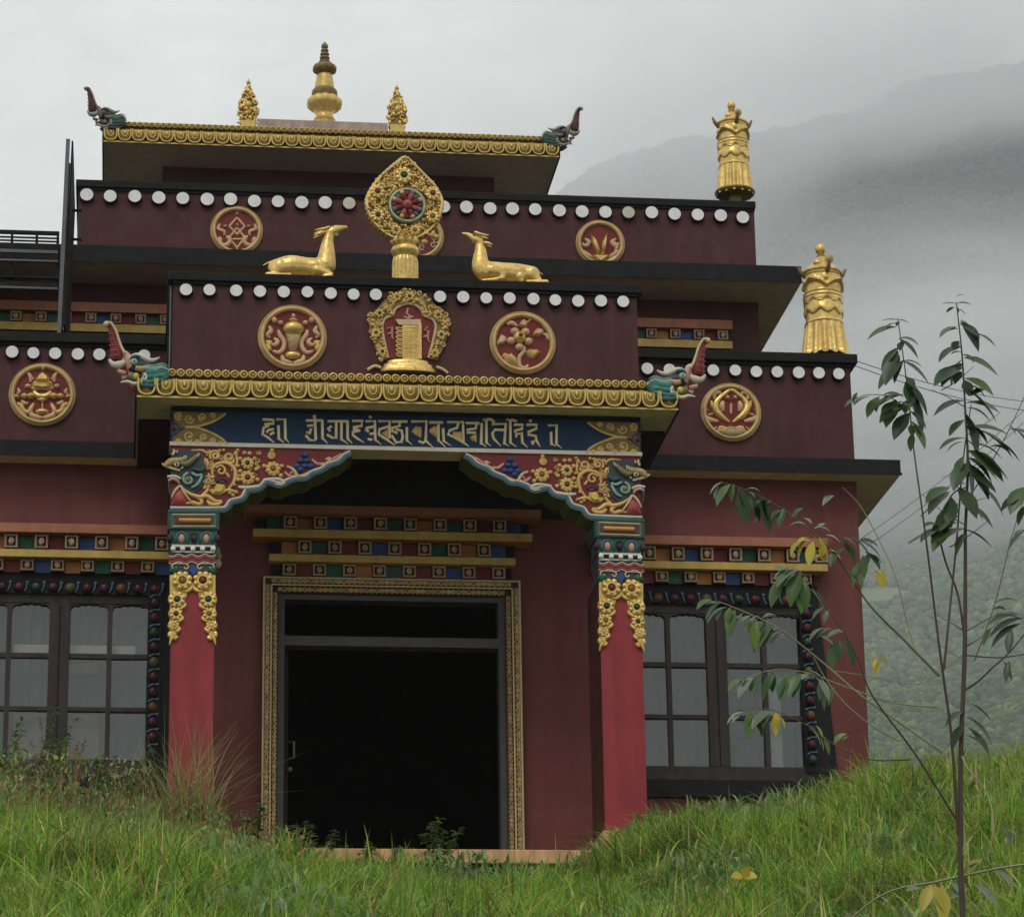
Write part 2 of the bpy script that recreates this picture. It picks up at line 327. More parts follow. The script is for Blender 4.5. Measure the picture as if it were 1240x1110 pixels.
# main storey parapet
YP = YW+.02; px1 = X(1032, 500, YP); ztop = Z(900, 437, YP-.08); zcb = Z(1035, 439.5, YP-.08)
q = MB(); q.box(XL, px1, YP, YP+.3, ZS+fh+.002, zcb, maroon); q.box(px1-.3, px1+.004, YP+.301, YP+9, ZS+fh+.002, zcb, maroon); par1 = q.build('parapet', T)
ctop = Z(1038, 428.5, YP-.08)
cap('parapet_cap', par1, XL, X(1038.5, 435, YP-.08), YP-.08, YP+.38, zcb+.001, ctop)
cap('parapet_cap', par1, px1-.38, X(1038.5, 435, YP-.08)-.002, YP+.381, YP+9, zcb+.001, ctop-.004)
q = MB(); q.box(XL, px1+.01, YP-.03, YP-.001, zcb-.035, zcb, black); q.build('parapet_trim', par1)
discs([(14.6, 426.5), (40.6, 427), (67, 427.6), (94.2, 428.3), (120.9, 429), (147.5, 429.7), (174.5, 430.5), (784, 446), (810.7, 446.6), (837, 447.2), (863.8, 447.8), (890.5, 448.5), (915.8, 449.2), (941.8, 449.9), (967, 450.5), (992, 451.2), (1016.3, 451.6)], YP, par1, 7.9)
# roof deck behind the main parapet
q = MB(); q.box(XL+.01, px1-.31, YP+.301, YP+9.1, ZS+fh+.003, ZS+fh+.2, charcoal); q.build('roof_deck', T)
# porch parapet
YM = 0.; mx_ = X(772, 400, YM); mzb = ZS+.10; mzt = Z(500, 347, YM-.06)
q = MB(); q.box(-mx_, mx_, YM, YP-.085, mzb+.001, mzt, maroon); par2 = q.build('parapet', T)
mct = Z(500, 336.5, YM-.06)
cap('parapet_cap', par2, -X(778, 350, YM-.06), X(778, 350, YM-.06), YM-.06, YP+.1, mzt+.001, mct)
q = MB(); q.box(-mx_-.005, mx_+.005, YM-.03, YM-.001, mzt-.03, mzt, black); q.build('parapet_trim', par2)
discs([(224.7, 349.5), (254.6, 350.5), (285.7, 351.5), (314.1, 352.3), (343.7, 353.2), (372.5, 354), (400.3, 354.7), (427.9, 355.4), (456.1, 356), (531.9, 359.4), (560.7, 359.7), (588.6, 360.5), (617.7, 361), (645.9, 361.8), (673.4, 362.5), (699.8, 363), (727.4, 364), (754, 364.6)], YM, par2, 8)
q = MB(); q.box(-mx_-.055, -mx_-.008, .02, .1, mzb, mzt-.02, black); q.box(-mx_-.035, -mx_-.02, .008, .019, mzb, mzt-.05, metal); q.build('downpipe', T)
# upper storey
YU = 4.2; zu = Z(900, 339.6, YU); YUW = YatZ(850, 364.5, zu); YUP = YUW
ufh = Z(900, 320.5, YU)-zu; uex = X(971, 342, YU); uxl = XL
q = MB(); q.box(XL, uex, YU, YUW+8, zu, zu+ufh, charcoal, under=soffit); q.box(XL, uex+.012, YU-.012, YU-.001, zu-.012, zu+.015, black); q.build('upper_eave', T)
uwx = X(919, 390, YUW)
q = MB(); q.box(XL, uwx, YUW, YUW+7, ZS+fh+.21, zu-.001, maroon); q.build('upper_wall', T)
ux0, ux1 = X(94.2, 260, YUP), X(914.6, 290, YUP); uzc = Z(500, 238.5, YUP-.06); uzt = Z(500, 229.8, YUP-.06)
q = MB(); q.box(ux0, ux1, YUP, YUP+7, zu+ufh+.001, uzc, maroon); par3 = q.build('parapet', T)
cap('parapet_cap', par3, X(94, 220, YUP-.05)-.02, X(915, 245, YUP-.05), YUP-.05, YUP+7.1, uzc+.001, uzt)
q = MB(); q.box(ux0-.004, ux1+.004, YUP-.025, YUP-.001, uzc-.03, uzc, black); q.build('parapet_trim', par3)
dl = [(105.4, 235.3), (133.8, 236.2), (163.3, 237.2), (192.4, 238.3), (221.5, 239.4), (250.3, 240.5), (279.5, 241.5), (308.3, 242.5), (336.7, 243.5), (365.5, 244.6), (394, 245.5), (423, 246.4), (451.3, 247.3), (480, 248), (508.5, 249), (537, 250), (564.6, 251), (593, 252), (621, 253), (649, 254), (677.4, 255), (705.3, 256), (733, 256.6), (761.5, 257.4), (789.2, 258.3), (817, 259), (844.7, 260), (872.4, 260.6), (900.2, 261.4)]
discs(dl, YUP, par3, 8.6)
# lantern storey
YL = 12.; zl = Z(400, 180.5, YL); YLW = YatZ(400, 208.5, zl); lx0, lx1 = X(127.5, 170, YL), X(676.9, 189.6, YL)
lh = max(abs(lx0), abs(lx1)); 
q = MB(); q.box(-lh, lh, YL+.01, YLW+4.7, zl, zl+.12, brown, under=soffit); q.build('lantern_eave', T)
q = MB(); q.box(lh+.001, lh+.02, YL, YLW+4.7, zl-.01, zl+.2, black); q.build('eave_edge_board', T); q = MB(); q.box(-lh-.02, -lh-.001, YL, YLW+4.7, zl-.01, zl+.2, black); q.build('eave_edge_board', T)
lw = (X(598, 225, YLW)-X(196.5, 215, YLW))/2
q = MB(); q.box(-lw, lw, YLW, YLW+4, zu+ufh, zl-.001, maroon); q.build('lantern_wall', T)
q = MB(); q.box(-lh+.2, lh-.2, YL+.25, YLW+4.4, zl+.12, zl+.22, brown); q.box(X(312, 150, YL+.6), X(469, 153, YL+.6), YL+.5, YL+2.6, zl+.22, Z(400, 148.5, YL+.55), mat('pale_coping', (.42, .32, .27), .7, var=.2, streak=.2)); q.build('lantern_roof', T)
# ---- gilded cornices
def cornice(name, half, y0, z0, hp, hl, ht, lean, npet, ntile, parent):
    """petal band + bright ledge + row of round tile ends, built along the front and a short return"""
    q = MB(); zt = z0+hp+hl+ht
    def xin(z): return half-(z-z0)*.55
    # backing, sloping inward
    V = [(-half, y0, z0), (half, y0, z0), (half, y0, z0+hp), (-half, y0, z0+hp)]
    q.add([(-half, y0+.02, z0), (half, y0+.02, z0), (xin(zt), y0+.02+lean, zt), (-xin(zt), y0+.02+lean, zt), (-xin(zt), y0+lean+.3, zt), (xin(zt), y0+lean+.3, zt), (half, y0+.04, z0), (-half, y0+.04, z0)],
          [(0, 1, 2, 3), (3, 2, 5, 4), (4, 5, 6, 7), (0, 3, 4, 7), (1, 6, 5, 2), (0, 7, 6, 1)], goldd)
    yl = lambda z: y0+.02+lean*(z-z0)/(zt-z0)
    # bright ledge and bottom lip
    for (za, r, m_) in ((z0+hp+hl*.5, hl*.5, goldc), (z0+hp-.004, hl*.3, goldd)):
        w_ = xin(za); q.box(-w_, w_, yl(za)-.05, yl(za)+.02, za-r*.8, za+r*.8, m_)
    q.box(-half, half, y0-.005, y0+.018, z0-.003, z0+.018, goldc)
    # lotus petals
    W = 2*half/npet
    for i in range(npet):
        cx = -half+W*(i+.5); zc = z0+hp
        if abs(cx) > xin(zc)+W*.2: continue
        a = W*.44; d = hp*.86
        out_ = [(cx-a, zc-.004), (cx-a, zc-d*.55), (cx-a*.72, zc-d*.9), (cx, zc-d*1.02), (cx+a*.72, zc-d*.9), (cx+a, zc-d*.55), (cx+a, zc-.004)]
        q.st(out_, W*.075, y0-.012, goldc, sm=2, n=6, ry=.022)
        q.pil([(cx-a*.85, zc-.01), (cx-a*.8, zc-d*.55), (cx-a*.5, zc-d*.8), (cx, zc-d*.9), (cx+a*.5, zc-d*.8), (cx+a*.8, zc-d*.55), (cx+a*.85, zc-.01)], y0+.015, .022, gpale)
        q.st([(cx-a*.4, zc-d*.15), (cx-a*.42, zc-d*.5), (cx, zc-d*.68), (cx+a*.42, zc-d*.5), (cx+a*.4, zc-d*.15)], W*.05, y0-.014, goldc, sm=2, n=6, ry=.014)
        q.ell((cx, y0-.012, zc-d*.32), (W*.10, .02, d*.2), goldc, 8, 5)
        q.ell((cx+W*.5, y0-.006, zc-d*.3), (W*.05, .02, d*.3), goldc, 6, 4)
    # tile ends
    W = 2*xin(zt)/ntile; zc = zt-ht*.45; rr = min(W*.48, ht*.5)
    for i in range(ntile):
        cx = -xin(zt)+W*(i+.5)
        q.tube([(cx, yl(zc)-.07, zc), (cx, yl(zc)+.25, zc+.04)], rr, goldd, n=10)
        q.st([(cx+rr*.8*math.cos(k*math.pi/4), zc+rr*.8*math.sin(k*math.pi/4)) for k in range(8)], rr*.2, yl(zc)-.072, goldc, closed=True, sm=1, n=5, ry=.012)
        q.ell((cx, yl(zc)-.07, zc), (rr*.3, .015, rr*.3), goldc, 6, 4)
        q.pil([(cx+W*.5-rr*.45, zc-rr*.2), (cx+W*.5, zc-rr*1.15), (cx+W*.5+rr*.45, zc-rr*.2)], yl(zc)-.03, .02, goldd)
    return q.build(name, parent, smooth=50)
zc_b = ZS-.006
cornice('gilded_cornice', cxr, YC, zc_b, Z(500, 466.5, YC+.05)-Z(500, 487, YC), .035, Z(500, 450.5, YC+.2)-Z(500, 463, YC+.1), .22, 29, 56, T)
cornice('gilded_cornice', lh, YL, zl-.005, Z(400, 166, YL+.04)-Z(400, 180.5, YL), .035, Z(400, 153, YL+.2)-Z(400, 163, YL+.1), .2, 33, 74, T)
# ---- beam with inscription
bt, bb = ZS-.002, Z(500, 546.5, YB); bh = X(776, 525, YB)
q = MB(); q.box(-bh, bh, YB, YB+.42, Z(500, 541.5, YB), bt, blue); beam = q.build('lintel_beam', T)
q = MB(); q.box(-bh-.006, bh+.006, YB-.022, YB+.3, bb, Z(500, 541.5, YB)-.001, offw); q.build('beam_moulding', beam, bevel=.004)
q = MB(); q.box(-bh+.01, bh-.01, YB-.03, YB-.001, ZS-.035, ZS-.004, darkred); q.build('beam_moulding', beam)
ins = MB(); yy = YB; letm = mat('gilt_lettering', (.90, .74, .48), .45, var=.1, bump=.1)
def wr(ox, oy, strokes, dots=(), fills=()):
    c = Crop(ox, oy, 12.4, YB)
    for s_ in strokes:
        pts = c.q(s_); k = len(pts)
        r = [c.ln(23)]*k
        if abs(s_[-1][0]-s_[-2][0]) > 30 and s_[-1][1] > 480: r[-1] = c.ln(7)
        ins.st(pts, [a*1.2 for a in r], yy-.001, mat('letter_shadow', (.03, .02, .015), .7), sm=1, n=6, ry=.004)
        ins.st(pts, r, yy-.004, letm, sm=1, n=8, ry=.02)
        for p in pts[1:-1]: ins.ell((p[0], yy-.004, p[1]), (r[0], .0199, r[0]), letm, 8, 4)
    for d in dots: p = c.p(*d); ins.ell((p[0], yy-.004, p[1]), (c.ln(26), .02, c.ln(26)), letm, 8, 5)
    for f_ in fills: ins.pil(c.q(f_), yy-.004, .016, goldp, .6)
wr(300, 492, [[(220, 200), (380, 205)], [(385, 200), (380, 260), (250, 275)], [(320, 290), (240, 320), (220, 420), (300, 470), (400, 550)], [(280, 400), (310, 360), (390, 345)], [(330, 430), (395, 395)],
  [(430, 200), (560, 200), (565, 490), (620, 545)], [(460, 290), (465, 490), (550, 550)]])
ins.build('inscription_mark', beam, smooth=60); ins = MB()
wr(300, 492, [[(870, 215), (1130, 215)], [(1000, 150), (1010, 215), (1020, 510)], [(890, 295), (980, 290)], [(880, 390), (930, 410), (950, 340)], [(870, 440), (930, 510), (1020, 520)], [(1120, 215), (1120, 480), (1200, 560)]], [(1000, 150)])
wr(395, 495, [[(20, 190), (330, 190)], [(150, 190), (150, 440), (90, 440), (10, 390)], [(80, 260), (30, 300), (60, 340)], [(230, 190), (225, 460), (330, 530)], [(320, 190), (320, 450), (390, 520)],
  [(390, 185), (540, 185), (530, 260), (400, 280)], [(400, 305), (480, 315)], [(510, 330), (400, 350), (400, 400), (480, 460), (570, 510)],
  [(590, 190), (730, 190), (735, 470), (830, 540)], [(740, 265), (610, 290), (600, 320), (640, 350)], [(650, 385), (720, 370)], [(620, 460), (690, 470)],
  [(780, 190), (950, 190), (950, 450)], [(930, 270), (800, 310), (790, 390), (900, 460), (1030, 550)],
  [(980, 195), (1220, 195)], [(1100, 200), (1100, 260), (990, 290), (990, 340), (1070, 370)], [(1040, 310), (1130, 330), (1150, 420), (1130, 500), (1050, 510), (980, 400)], [(1210, 280), (1210, 480), (1290, 540)]], [(660, 125)], [[(830, 370), (930, 300), (930, 450)]])
wr(480, 498, [[(220, 155), (450, 155), (440, 440), (400, 480), (330, 450)], [(440, 450), (550, 540)],
  [(490, 170), (700, 170)], [(630, 200), (630, 440), (740, 540)], [(700, 260), (710, 450), (820, 520)],
  [(760, 165), (1000, 165), (1005, 460)], [(930, 180), (910, 250), (800, 290), (775, 350), (900, 410), (1000, 470), (1090, 530)],
  [(1040, 180), (1240, 180)], [(1200, 190), (1190, 260), (1070, 280), (1070, 325), (1190, 325)]], [], [[(225, 300), (290, 225), (380, 240), (370, 400), (290, 360)], [(490, 280), (560, 225), (640, 230), (630, 430), (580, 380), (500, 320)], [(840, 310), (980, 310), (980, 450), (850, 380)], [(1100, 390), (1200, 330), (1210, 470), (1130, 440)]])
wr(580, 500, [[(0, 170), (40, 170), (30, 460), (110, 510)], [(60, 100), (110, 120), (110, 450), (180, 500)], [(110, 95), (180, 100), (230, 140)],
  [(190, 170), (400, 170), (380, 460), (450, 500)], [(380, 260), (240, 255), (200, 310), (220, 390), (330, 500)],
  [(410, 100), (470, 115), (470, 450), (560, 510)], [(480, 100), (570, 130)],
  [(520, 180), (650, 180), (645, 240), (540, 270), (545, 300)], [(560, 370), (560, 320), (640, 310), (650, 450), (730, 520)],
  [(710, 180), (860, 180), (860, 240), (745, 285), (745, 330), (850, 350), (860, 420), (920, 510)], [(780, 445), (820, 430), (800, 480)],
  [(1030, 190), (1165, 190), (1160, 470), (1240, 530)], [(1080, 290), (1085, 470), (1150, 500)]], [(770, 120)])
ins.build('inscription', beam, smooth=60)
# scroll panels at the beam ends (left traced, right mirrored about the porch axis)
c5 = Crop(195, 490, 7.93, YB)
q = MB()
q.prism(c5.q([(115, 70), (620, 82), (560, 130), (470, 180), (350, 212), (240, 225), (130, 235)]), YB-.014, YB-.001, goldd)
q.prism(c5.q([(110, 398), (640, 398), (580, 330), (480, 275), (350, 228), (240, 226), (112, 300)]), YB-.014, YB-.001, goldd)
q.st(c5.q([(620, 90), (560, 135), (470, 180), (340, 215), (230, 220)]), c5.ln(13), YB-.014, goldp); q.st(c5.q([(640, 388), (580, 330), (480, 275), (350, 228), (240, 226)]), c5.ln(13), YB-.014, goldp)
for x_, z_, r_, a_ in ((270, 140, 48, 0), (400, 125, 40, 2), (170, 110, 42, 1), (500, 110, 28, 3), (270, 305, 52, 1), (410, 320, 38, 2), (170, 355, 36, 0), (500, 350, 30, 2), (570, 372, 20, 1), (350, 360, 25, 0)):
    q.st(c5.q(spiral(x_, z_, r_, r_*.2, a_, 1.3)), c5.ln(10), YB-.014, goldp, n=6, sm=1); p = c5.p(x_, z_); q.ell((p[0], YB-.016, p[1]), (c5.ln(12), .015, c5.ln(12)), goldp, 6, 4)
p = c5.p(120, 235)
q.prism(c5.q([(96, 170), (160, 180), (190, 235), (160, 290), (96, 300)]), YB-.012, YB-.001, teal)
q.st(c5.q([(100, 180), (150, 185), (175, 235), (150, 280), (100, 290)]), c5.ln(12), YB-.014, mat('violet_paint', (.10, .06, .14), .5)); q.ell((p[0], YB-.014, p[1]), (c5.ln(26), .02, c5.ln(26)), brick, 10, 5)
q.build('scroll_panel', beam, smooth=50); q.mirror().build('scroll_panel', beam, smooth=50)
# ---- bracket boards (capital wings)
c3 = Crop(180, 440, 3.647, YB)
Wc = [(95, 637), (150, 637), (300, 637), (338, 632), (360, 603), (408, 590), (425, 560), (440, 552), (482, 545), (500, 530), (515, 515), (545, 518), (580, 528), (612, 512), (650, 500), (690, 497), (715, 478), (760, 462), (790, 442), (835, 425), (860, 402), (890, 388)]
Wp = cat(c3.q(Wc), 3)
def offs(pts, d):
    r = []
    for i, p in enumerate(pts):
        a = pts[max(i-1, 0)]; b = pts[min(i+1, len(pts)-1)]; tx, tz = b[0]-a[0], b[1]-a[1]; L_ = math.hypot(tx, tz) or 1
        r.append((p[0]+tz/L_*d, p[1]-tx/L_*d))
    return r
def br(side):
    fl = (lambda q: q) if side < 0 else (lambda q: q.mirror())
    q = MB(); low = offs(Wp, .062); top = bb-.001
    low = [p for p in low if p[1] < top-.01]
    q.prism([(low[0][0], top)]+low+[(low[-1][0], top)], YB, YB+.4, brick, side=olive)
    o = fl(q).build('bracket_board', T)
    q = MB()
    q.st(Wp, .016, YB-.002, offw, sm=1, ry=.02, n=6); q.st(offs(Wp, .026), .018, YB-.001, skyb, sm=1, ry=.014, n=6); q.st(offs(Wp, .050), .014, YB-.001, teal, sm=1, ry=.014, n=6)
    fl(q).build('bracket_border', o, smooth=60)
    q = MB(); g = goldp; y = YB-.006; c = c5; ln = c.ln
    S = lambda pts, r, m_=g, **k: q.st(c.q(pts), [ln(a) for a in r] if hasattr(r, '__len__') else ln(r), y, m_, n=7, **k)
    # big scroll
    S([(640, 820), (700, 740), (715, 650), (680, 590), (620, 560), (530, 575), (490, 630), (500, 690)], [10, 18, 22, 22, 20, 18, 16, 10]); S(spiral(575, 635, 55, 12, 3.6, 1.2), 13, sm=1)
    S(spiral(520, 490, 55, 12, 2.5, 1.4), 14, sm=1); S(spiral(655, 510, 58, 12, .5, 1.4), 15, sm=1)
    S([(290, 440), (400, 440), (440, 470), (480, 445)], [8, 14, 14, 10]); S([(420, 520), (450, 560), (430, 590)], [8, 18, 8]); S([(450, 660), (480, 700), (520, 690)], [8, 16, 8]); S([(620, 650), (650, 690), (640, 700)], [8, 16, 8]); S([(700, 600), (730, 560), (720, 450)], [8, 14, 8])
    for p_ in ((690, 560), (740, 590), (735, 440), (600, 440), (560, 445), (420, 800), (455, 790), (700, 770), (720, 840), (660, 850), (690, 870)): pp = c.p(*p_); q.ell((pp[0], y, pp[1]), (ln(20), .025, ln(18)), g, 8, 5)
    S([(190, 790), (280, 860), (380, 890), (440, 880), (520, 930), (580, 920)], [10, 20, 24, 26, 22, 10]); S([(380, 890), (440, 830), (460, 790)], [18, 16, 8]); S([(330, 890), (390, 920), (370, 960), (300, 940), (240, 950)], [10, 20, 22, 20, 10]); S([(440, 920), (480, 960), (540, 960), (590, 930)], [12, 24, 22, 10]); S([(580, 850), (650, 820), (740, 850)], [14, 18, 8])
    q.pil(c.q([(490, 860), (530, 760), (610, 770), (620, 820), (570, 870)]), y, .04, mat('lemon_paint', (.66, .50, .12), .5))
    S([(520, 740), (580, 715), (640, 740)], [8, 12, 8], purple); S([(560, 730), (610, 745)], 8, skyb)
    rr_ = random.Random(9)
    for i in range(95):
        x_, y_ = rr_.uniform(420, 960), rr_.uniform(450, 880)
        if y_ > 960-(x_-400)*.42 or (500 < x_ < 700 and 560 < y_ < 840): continue
        S(spiral(x_, y_, rr_.uniform(16, 26), 6, rr_.random()*6, rr_.choice((-.9, .9)), 7), rr_.uniform(6, 8), g if i % 3 else carve, sm=1)
    # jewels on the board
    for (x_, z_, r_, j_) in ((830, 565, 62, jgrn), (830, 705, 72, jred), (1075, 620, 74, jamb), (1060, 490, 40, goldp)):
        pp = c.p(x_, z_); flower(q, pp[0], pp[1], ln(r_), y, g, j_, 9)
    for p_ in ((800, 465), (850, 470), (760, 520), (900, 520), (915, 620), (760, 640), (740, 720), (925, 720), (1065, 440), (990, 590), (1160, 590), (1150, 680)): pp = c.p(*p_); q.ell((pp[0], y, pp[1]), (ln(24), .022, ln(22)), g, 8, 5)
    S([(740, 790), (830, 800), (940, 780)], [14, 22, 14], offw); S([(980, 720), (1060, 715), (1140, 720), (1180, 750), (1150, 770), (1090, 760)], [10, 18, 20, 16, 12, 8], offw)
    c = c3; ln = c.ln
    for p_ in ((690, 405), (670, 430), (700, 430), (655, 455), (690, 455), (715, 455), (670, 470)): pp = c.p(*p_); q.ell((pp[0], y, pp[1]), (ln(17), .03, ln(13)), blue2, 8, 5)
    for pts in ([(610, 455), (640, 470), (660, 500), (700, 485)], [(720, 425), (745, 445), (770, 440)], [(760, 450), (790, 440), (800, 420), (780, 425)], [(800, 430), (830, 415), (850, 400)], [(600, 480), (625, 500), (650, 495)], [(640, 470), (625, 490)], [(840, 415), (870, 395)]):
        S(pts, [6]+[8]*(len(pts)-2)+[4], cream if len(pts) > 3 else pink)
    # dragon head at the outer end
    c = c5; ln = c.ln; y = YB-.03
    q.prism(c.q([(96, 440), (400, 440), (430, 560), (420, 700), (400, 790), (300, 860), (180, 780), (96, 700)]), YB-.012, YB-.0012, mat('slate_paint', (.05, .06, .07), .6))
    S([(40, 600), (90, 560), (170, 545), (230, 520)], [24, 40, 34, 14], carve); S([(10, 570), (50, 600), (180, 640)], [8, 14, 14], cream); S([(180, 560), (240, 580), (310, 530), (360, 480)], [18, 34, 26, 8], mat('moss_paint', (.20, .20, .08), .5)); S([(310, 520), (350, 500), (370, 470)], [12, 18, 6], pink)
    pp = c.p(150, 590); q.ell((pp[0], y-.02, pp[1]), (ln(28), .03, ln(22)), offw, 10, 6); q.ell((pp[0], y-.04, pp[1]), (ln(12), .02, ln(12)), black, 8, 5)
    S([(190, 570), (215, 600), (190, 620)], 8, offw); S([(110, 490), (130, 450), (110, 440)], [14, 12, 6], cream); S([(150, 470), (160, 440)], [10, 5], cream); S([(190, 530), (240, 500), (235, 540)], [6, 8, 5], offw)
    S([(60, 700), (130, 695), (190, 720)], [14, 16, 12], offw); S([(70, 740), (110, 720), (160, 740), (170, 770)], [12, 18, 16, 8], pink)
    S(spiral(265, 725, 62, 16, -1.6, -1.0), [14]*15, mat('pale_teal_paint', (.25, .42, .38), .5), sm=1); pp = c.p(258, 725); q.ell((pp[0], y, pp[1]), (ln(34), .03, ln(34)), mat('moss_paint', (.2, .2, .08), .5), 10, 6)
    S([(290, 660), (350, 690), (390, 670), (380, 720), (340, 780), (290, 800)], [12, 16, 6, 14, 14, 8], mat('pale_teal_paint', (.25, .42, .38), .5)); S([(300, 620), (380, 640), (430, 600)], [10, 20, 8], teal)
    q.pil(c.q([(100, 960), (110, 860), (190, 790), (260, 920), (230, 970)]), YB-.004, .04, mat('rose_paint', (.36, .07, .07), .5)); S([(100, 900), (130, 840), (185, 790), (220, 850), (280, 930)], [8, 14, 16, 14, 8], cream)
    S([(80, 700), (75, 800), (100, 920)], [8, 10, 6], mat('slate_paint', (.05, .06, .07), .6))
    fl(q).build('carved_relief', o, smooth=55)
    return o
br(-1); br(1)
q = MB(); q.box(-cxr+.02, cxr-.02, YB+.43, YW-.005, ZS-.03, ZS-.001, darkred); q.build('porch_ceiling', T)  # ceiling coloured near-black to stand in for the porch shade
# ---- columns
cc = Crop(180, 620, 6.16, YB); cl_, cr_ = X(205.5, 850, YB), X(258.3, 850, YB)
for side in (-1, 1):
    fl = (lambda q: q) if side < 0 else (lambda q: q.mirror())
    q = MB(); q.box(cl_, cr_, YB+.01, YB+.85,   .235, Z(232, 690, YB), maroon, front=colred); col = fl(q).build('column', T)
    q = MB(); q.box(cl_-.03, cr_+.03, YB-.02, YB+.88, 0.001, .234, stepm); fl(q).build('column_plinth', col, bevel=.006)
    x0, x1 = cc.p(143, 60)[0], cc.p(528, 60)[0]; zt = cc.p(300, -18)[1]; z1 = cc.p(300, 132)[1]; z2 = cc.p(300, 245)[1]; z3 = cc.p(300, 470)[1]
    q = MB(); q.box(x0, x1, YB-.02, YB+.43, z1, zt-.004, teal)
    q.box(x0+.02, x1-.02, YB-.004, YB+.425, z2, z1-.001, teal); q.box(x0+.03, x1-.03, YB+.002, YB+.42, Z(232, 693, YB), z2-.001, mat('slate_paint', (.05, .06, .07), .6))
    q.st(cc.q([(178, 25), (496, 25), (496, 112), (178, 112)]), cc.ln(9), YB-.022, cream, closed=True, sm=1, n=4, ry=.016)
    q.box(*[cc.p(a, 60)[0] for a in (205, 470)], YB-.028, YB-.0205, cc.p(300, 92)[1], cc.p(300, 42)[1], brick); q.tube([(cc.p(225, 66)[0], YB-.03, cc.p(225, 66)[1]), (cc.p(462, 66)[0], YB-.03, cc.p(462, 68)[1])], cc.ln(17), mat('bright_orange_paint', (.60, .30, .08), .5), n=8)
    q.st(cc.q([(150, 5), (522, 5), (522, 128), (150, 128)]), cc.ln(4), YB-.0205, green, closed=True, sm=1, n=4, ry=.008)
    for i, (x_, m_) in enumerate(((158, purple), (245, pink), (338, purple), (430, pink), (515, purple))):
        p = cc.p(x_, 200); q.ell((p[0], YB-.01, p[1]), (cc.ln(24), .035, cc.ln(36)), m_, 10, 7)
        if 0 < i < 4: q.st(cc.q([(x_-42, 235), (x_-36, 175), (x_, 150), (x_+36, 175), (x_+42, 235)]), cc.ln(7), YB-.008, skyb if i % 2 else green, n=6)
    for x_ in (200, 290, 385, 475): p = cc.p(x_, 215); q.ell((p[0], YB-.006, p[1]), (cc.ln(12), .02, cc.ln(28)), green, 8, 5)
    # white block-and-bead row
    a, b = cc.p(172, 300), cc.p(495, 248); q.box(a[0], b[0], YB-.012, YB+.0015, a[1], b[1], offw)
    for x_ in (215, 292, 365, 440): p = cc.p(x_, 276); q.box(p[0]-cc.ln(20), p[0]+cc.ln(20), YB-.016, YB-.0125, p[1]-cc.ln(15), p[1]+cc.ln(15), black)
    for x_ in (182, 254, 330, 402, 482): p = cc.p(x_, 276); q.ell((p[0], YB-.02, p[1]), (cc.ln(20), .02, cc.ln(20)), white, 10, 6)
    # wavy red valance
    for k_, (dy, m_) in enumerate(((325, offw), (342, mat('rose_paint', (.36, .07, .07), .5)), (362, mat('rose_paint', (.36, .07, .07), .5)), (378, offw))):
        q.st(cc.q([(150+i*14, dy+9*math.sin(i*.9)) for i in range(26)]), cc.ln(8 if k_ in (1, 2) else 4.5), YB-.012+.002*k_, m_, sm=1, n=6)
    for x_ in (235, 425):
        for s_ in (-1, 1): q.st(cc.q([(x_, 385), (x_+s_*40, 385), (x_+s_*62, 405), (x_+s_*45, 425), (x_+s_*28, 410)]), cc.ln(6), YB-.006, cream, n=6)
    q.pil(cc.q([(285, 440), (335, 395), (385, 440), (335, 500)]), YB-.001, .03, blue2); q.pil(cc.q([(150, 440), (200, 395), (230, 430), (190, 470)]), YB-.001, .02, green); q.pil(cc.q([(440, 430), (470, 395), (515, 440), (480, 475)]), YB-.001, .02, green)
    fl(q).build('capital', col, smooth=50)
    q = MB(); g = golds
    for s_ in (-1, 1):
        M_ = lambda x_: 328+s_*(328-x_)*1.0
        q.prism(cc.q([(M_(158), 470), (M_(230), 455), (M_(300), 470), (M_(318), 560), (M_(285), 610), (M_(262), 700), (M_(240), 770), (M_(215), 850), (M_(195), 910), (M_(158), 985)]), YB-.004, YB+.012, goldc)
        for k_, (x_, y_, r_, j_) in enumerate(((252, 515, 66, jred if s_ > 0 else jamb), (212, 655, 56, jgrn), (204, 762, 44, jamb if s_ > 0 else jgrn), (190, 848, 36, golds), (180, 915, 26, golds))):
            p = cc.p(M_(x_), y_); flower(q, p[0], p[1], cc.ln(r_*1.12), YB-.012, g, j_, 8, .4)
            q.st(cc.q([(M_(x_+r_*.9), y_+r_*.2), (M_(x_+r_*1.05), y_+r_*.7), (M_(x_+r_*.5), y_+r_*1.1), (M_(x_), y_+r_)]), [cc.ln(8), cc.ln(17), cc.ln(17), cc.ln(8)], YB-.006, g, n=6)
            q.st(cc.q([(M_(x_-r_*.8), y_-r_*.9), (M_(x_-r_*.95), y_), (M_(x_-r_*.6), y_+r_*.95)]), [cc.ln(8), cc.ln(16), cc.ln(8)], YB-.006, g, n=6)
        q.st(cc.q([(M_(180), 930), (M_(165), 960), (M_(156), 992)]), [cc.ln(16), cc.ln(12), cc.ln(4)], YB-.008, g)
        q.st(cc.q([(M_(300), 590), (M_(318), 545), (M_(300), 510)]), [cc.ln(12), cc.ln(16), cc.ln(8)], YB-.008, g)
    fl(q).build('gilded_pendant', col, smooth=55)
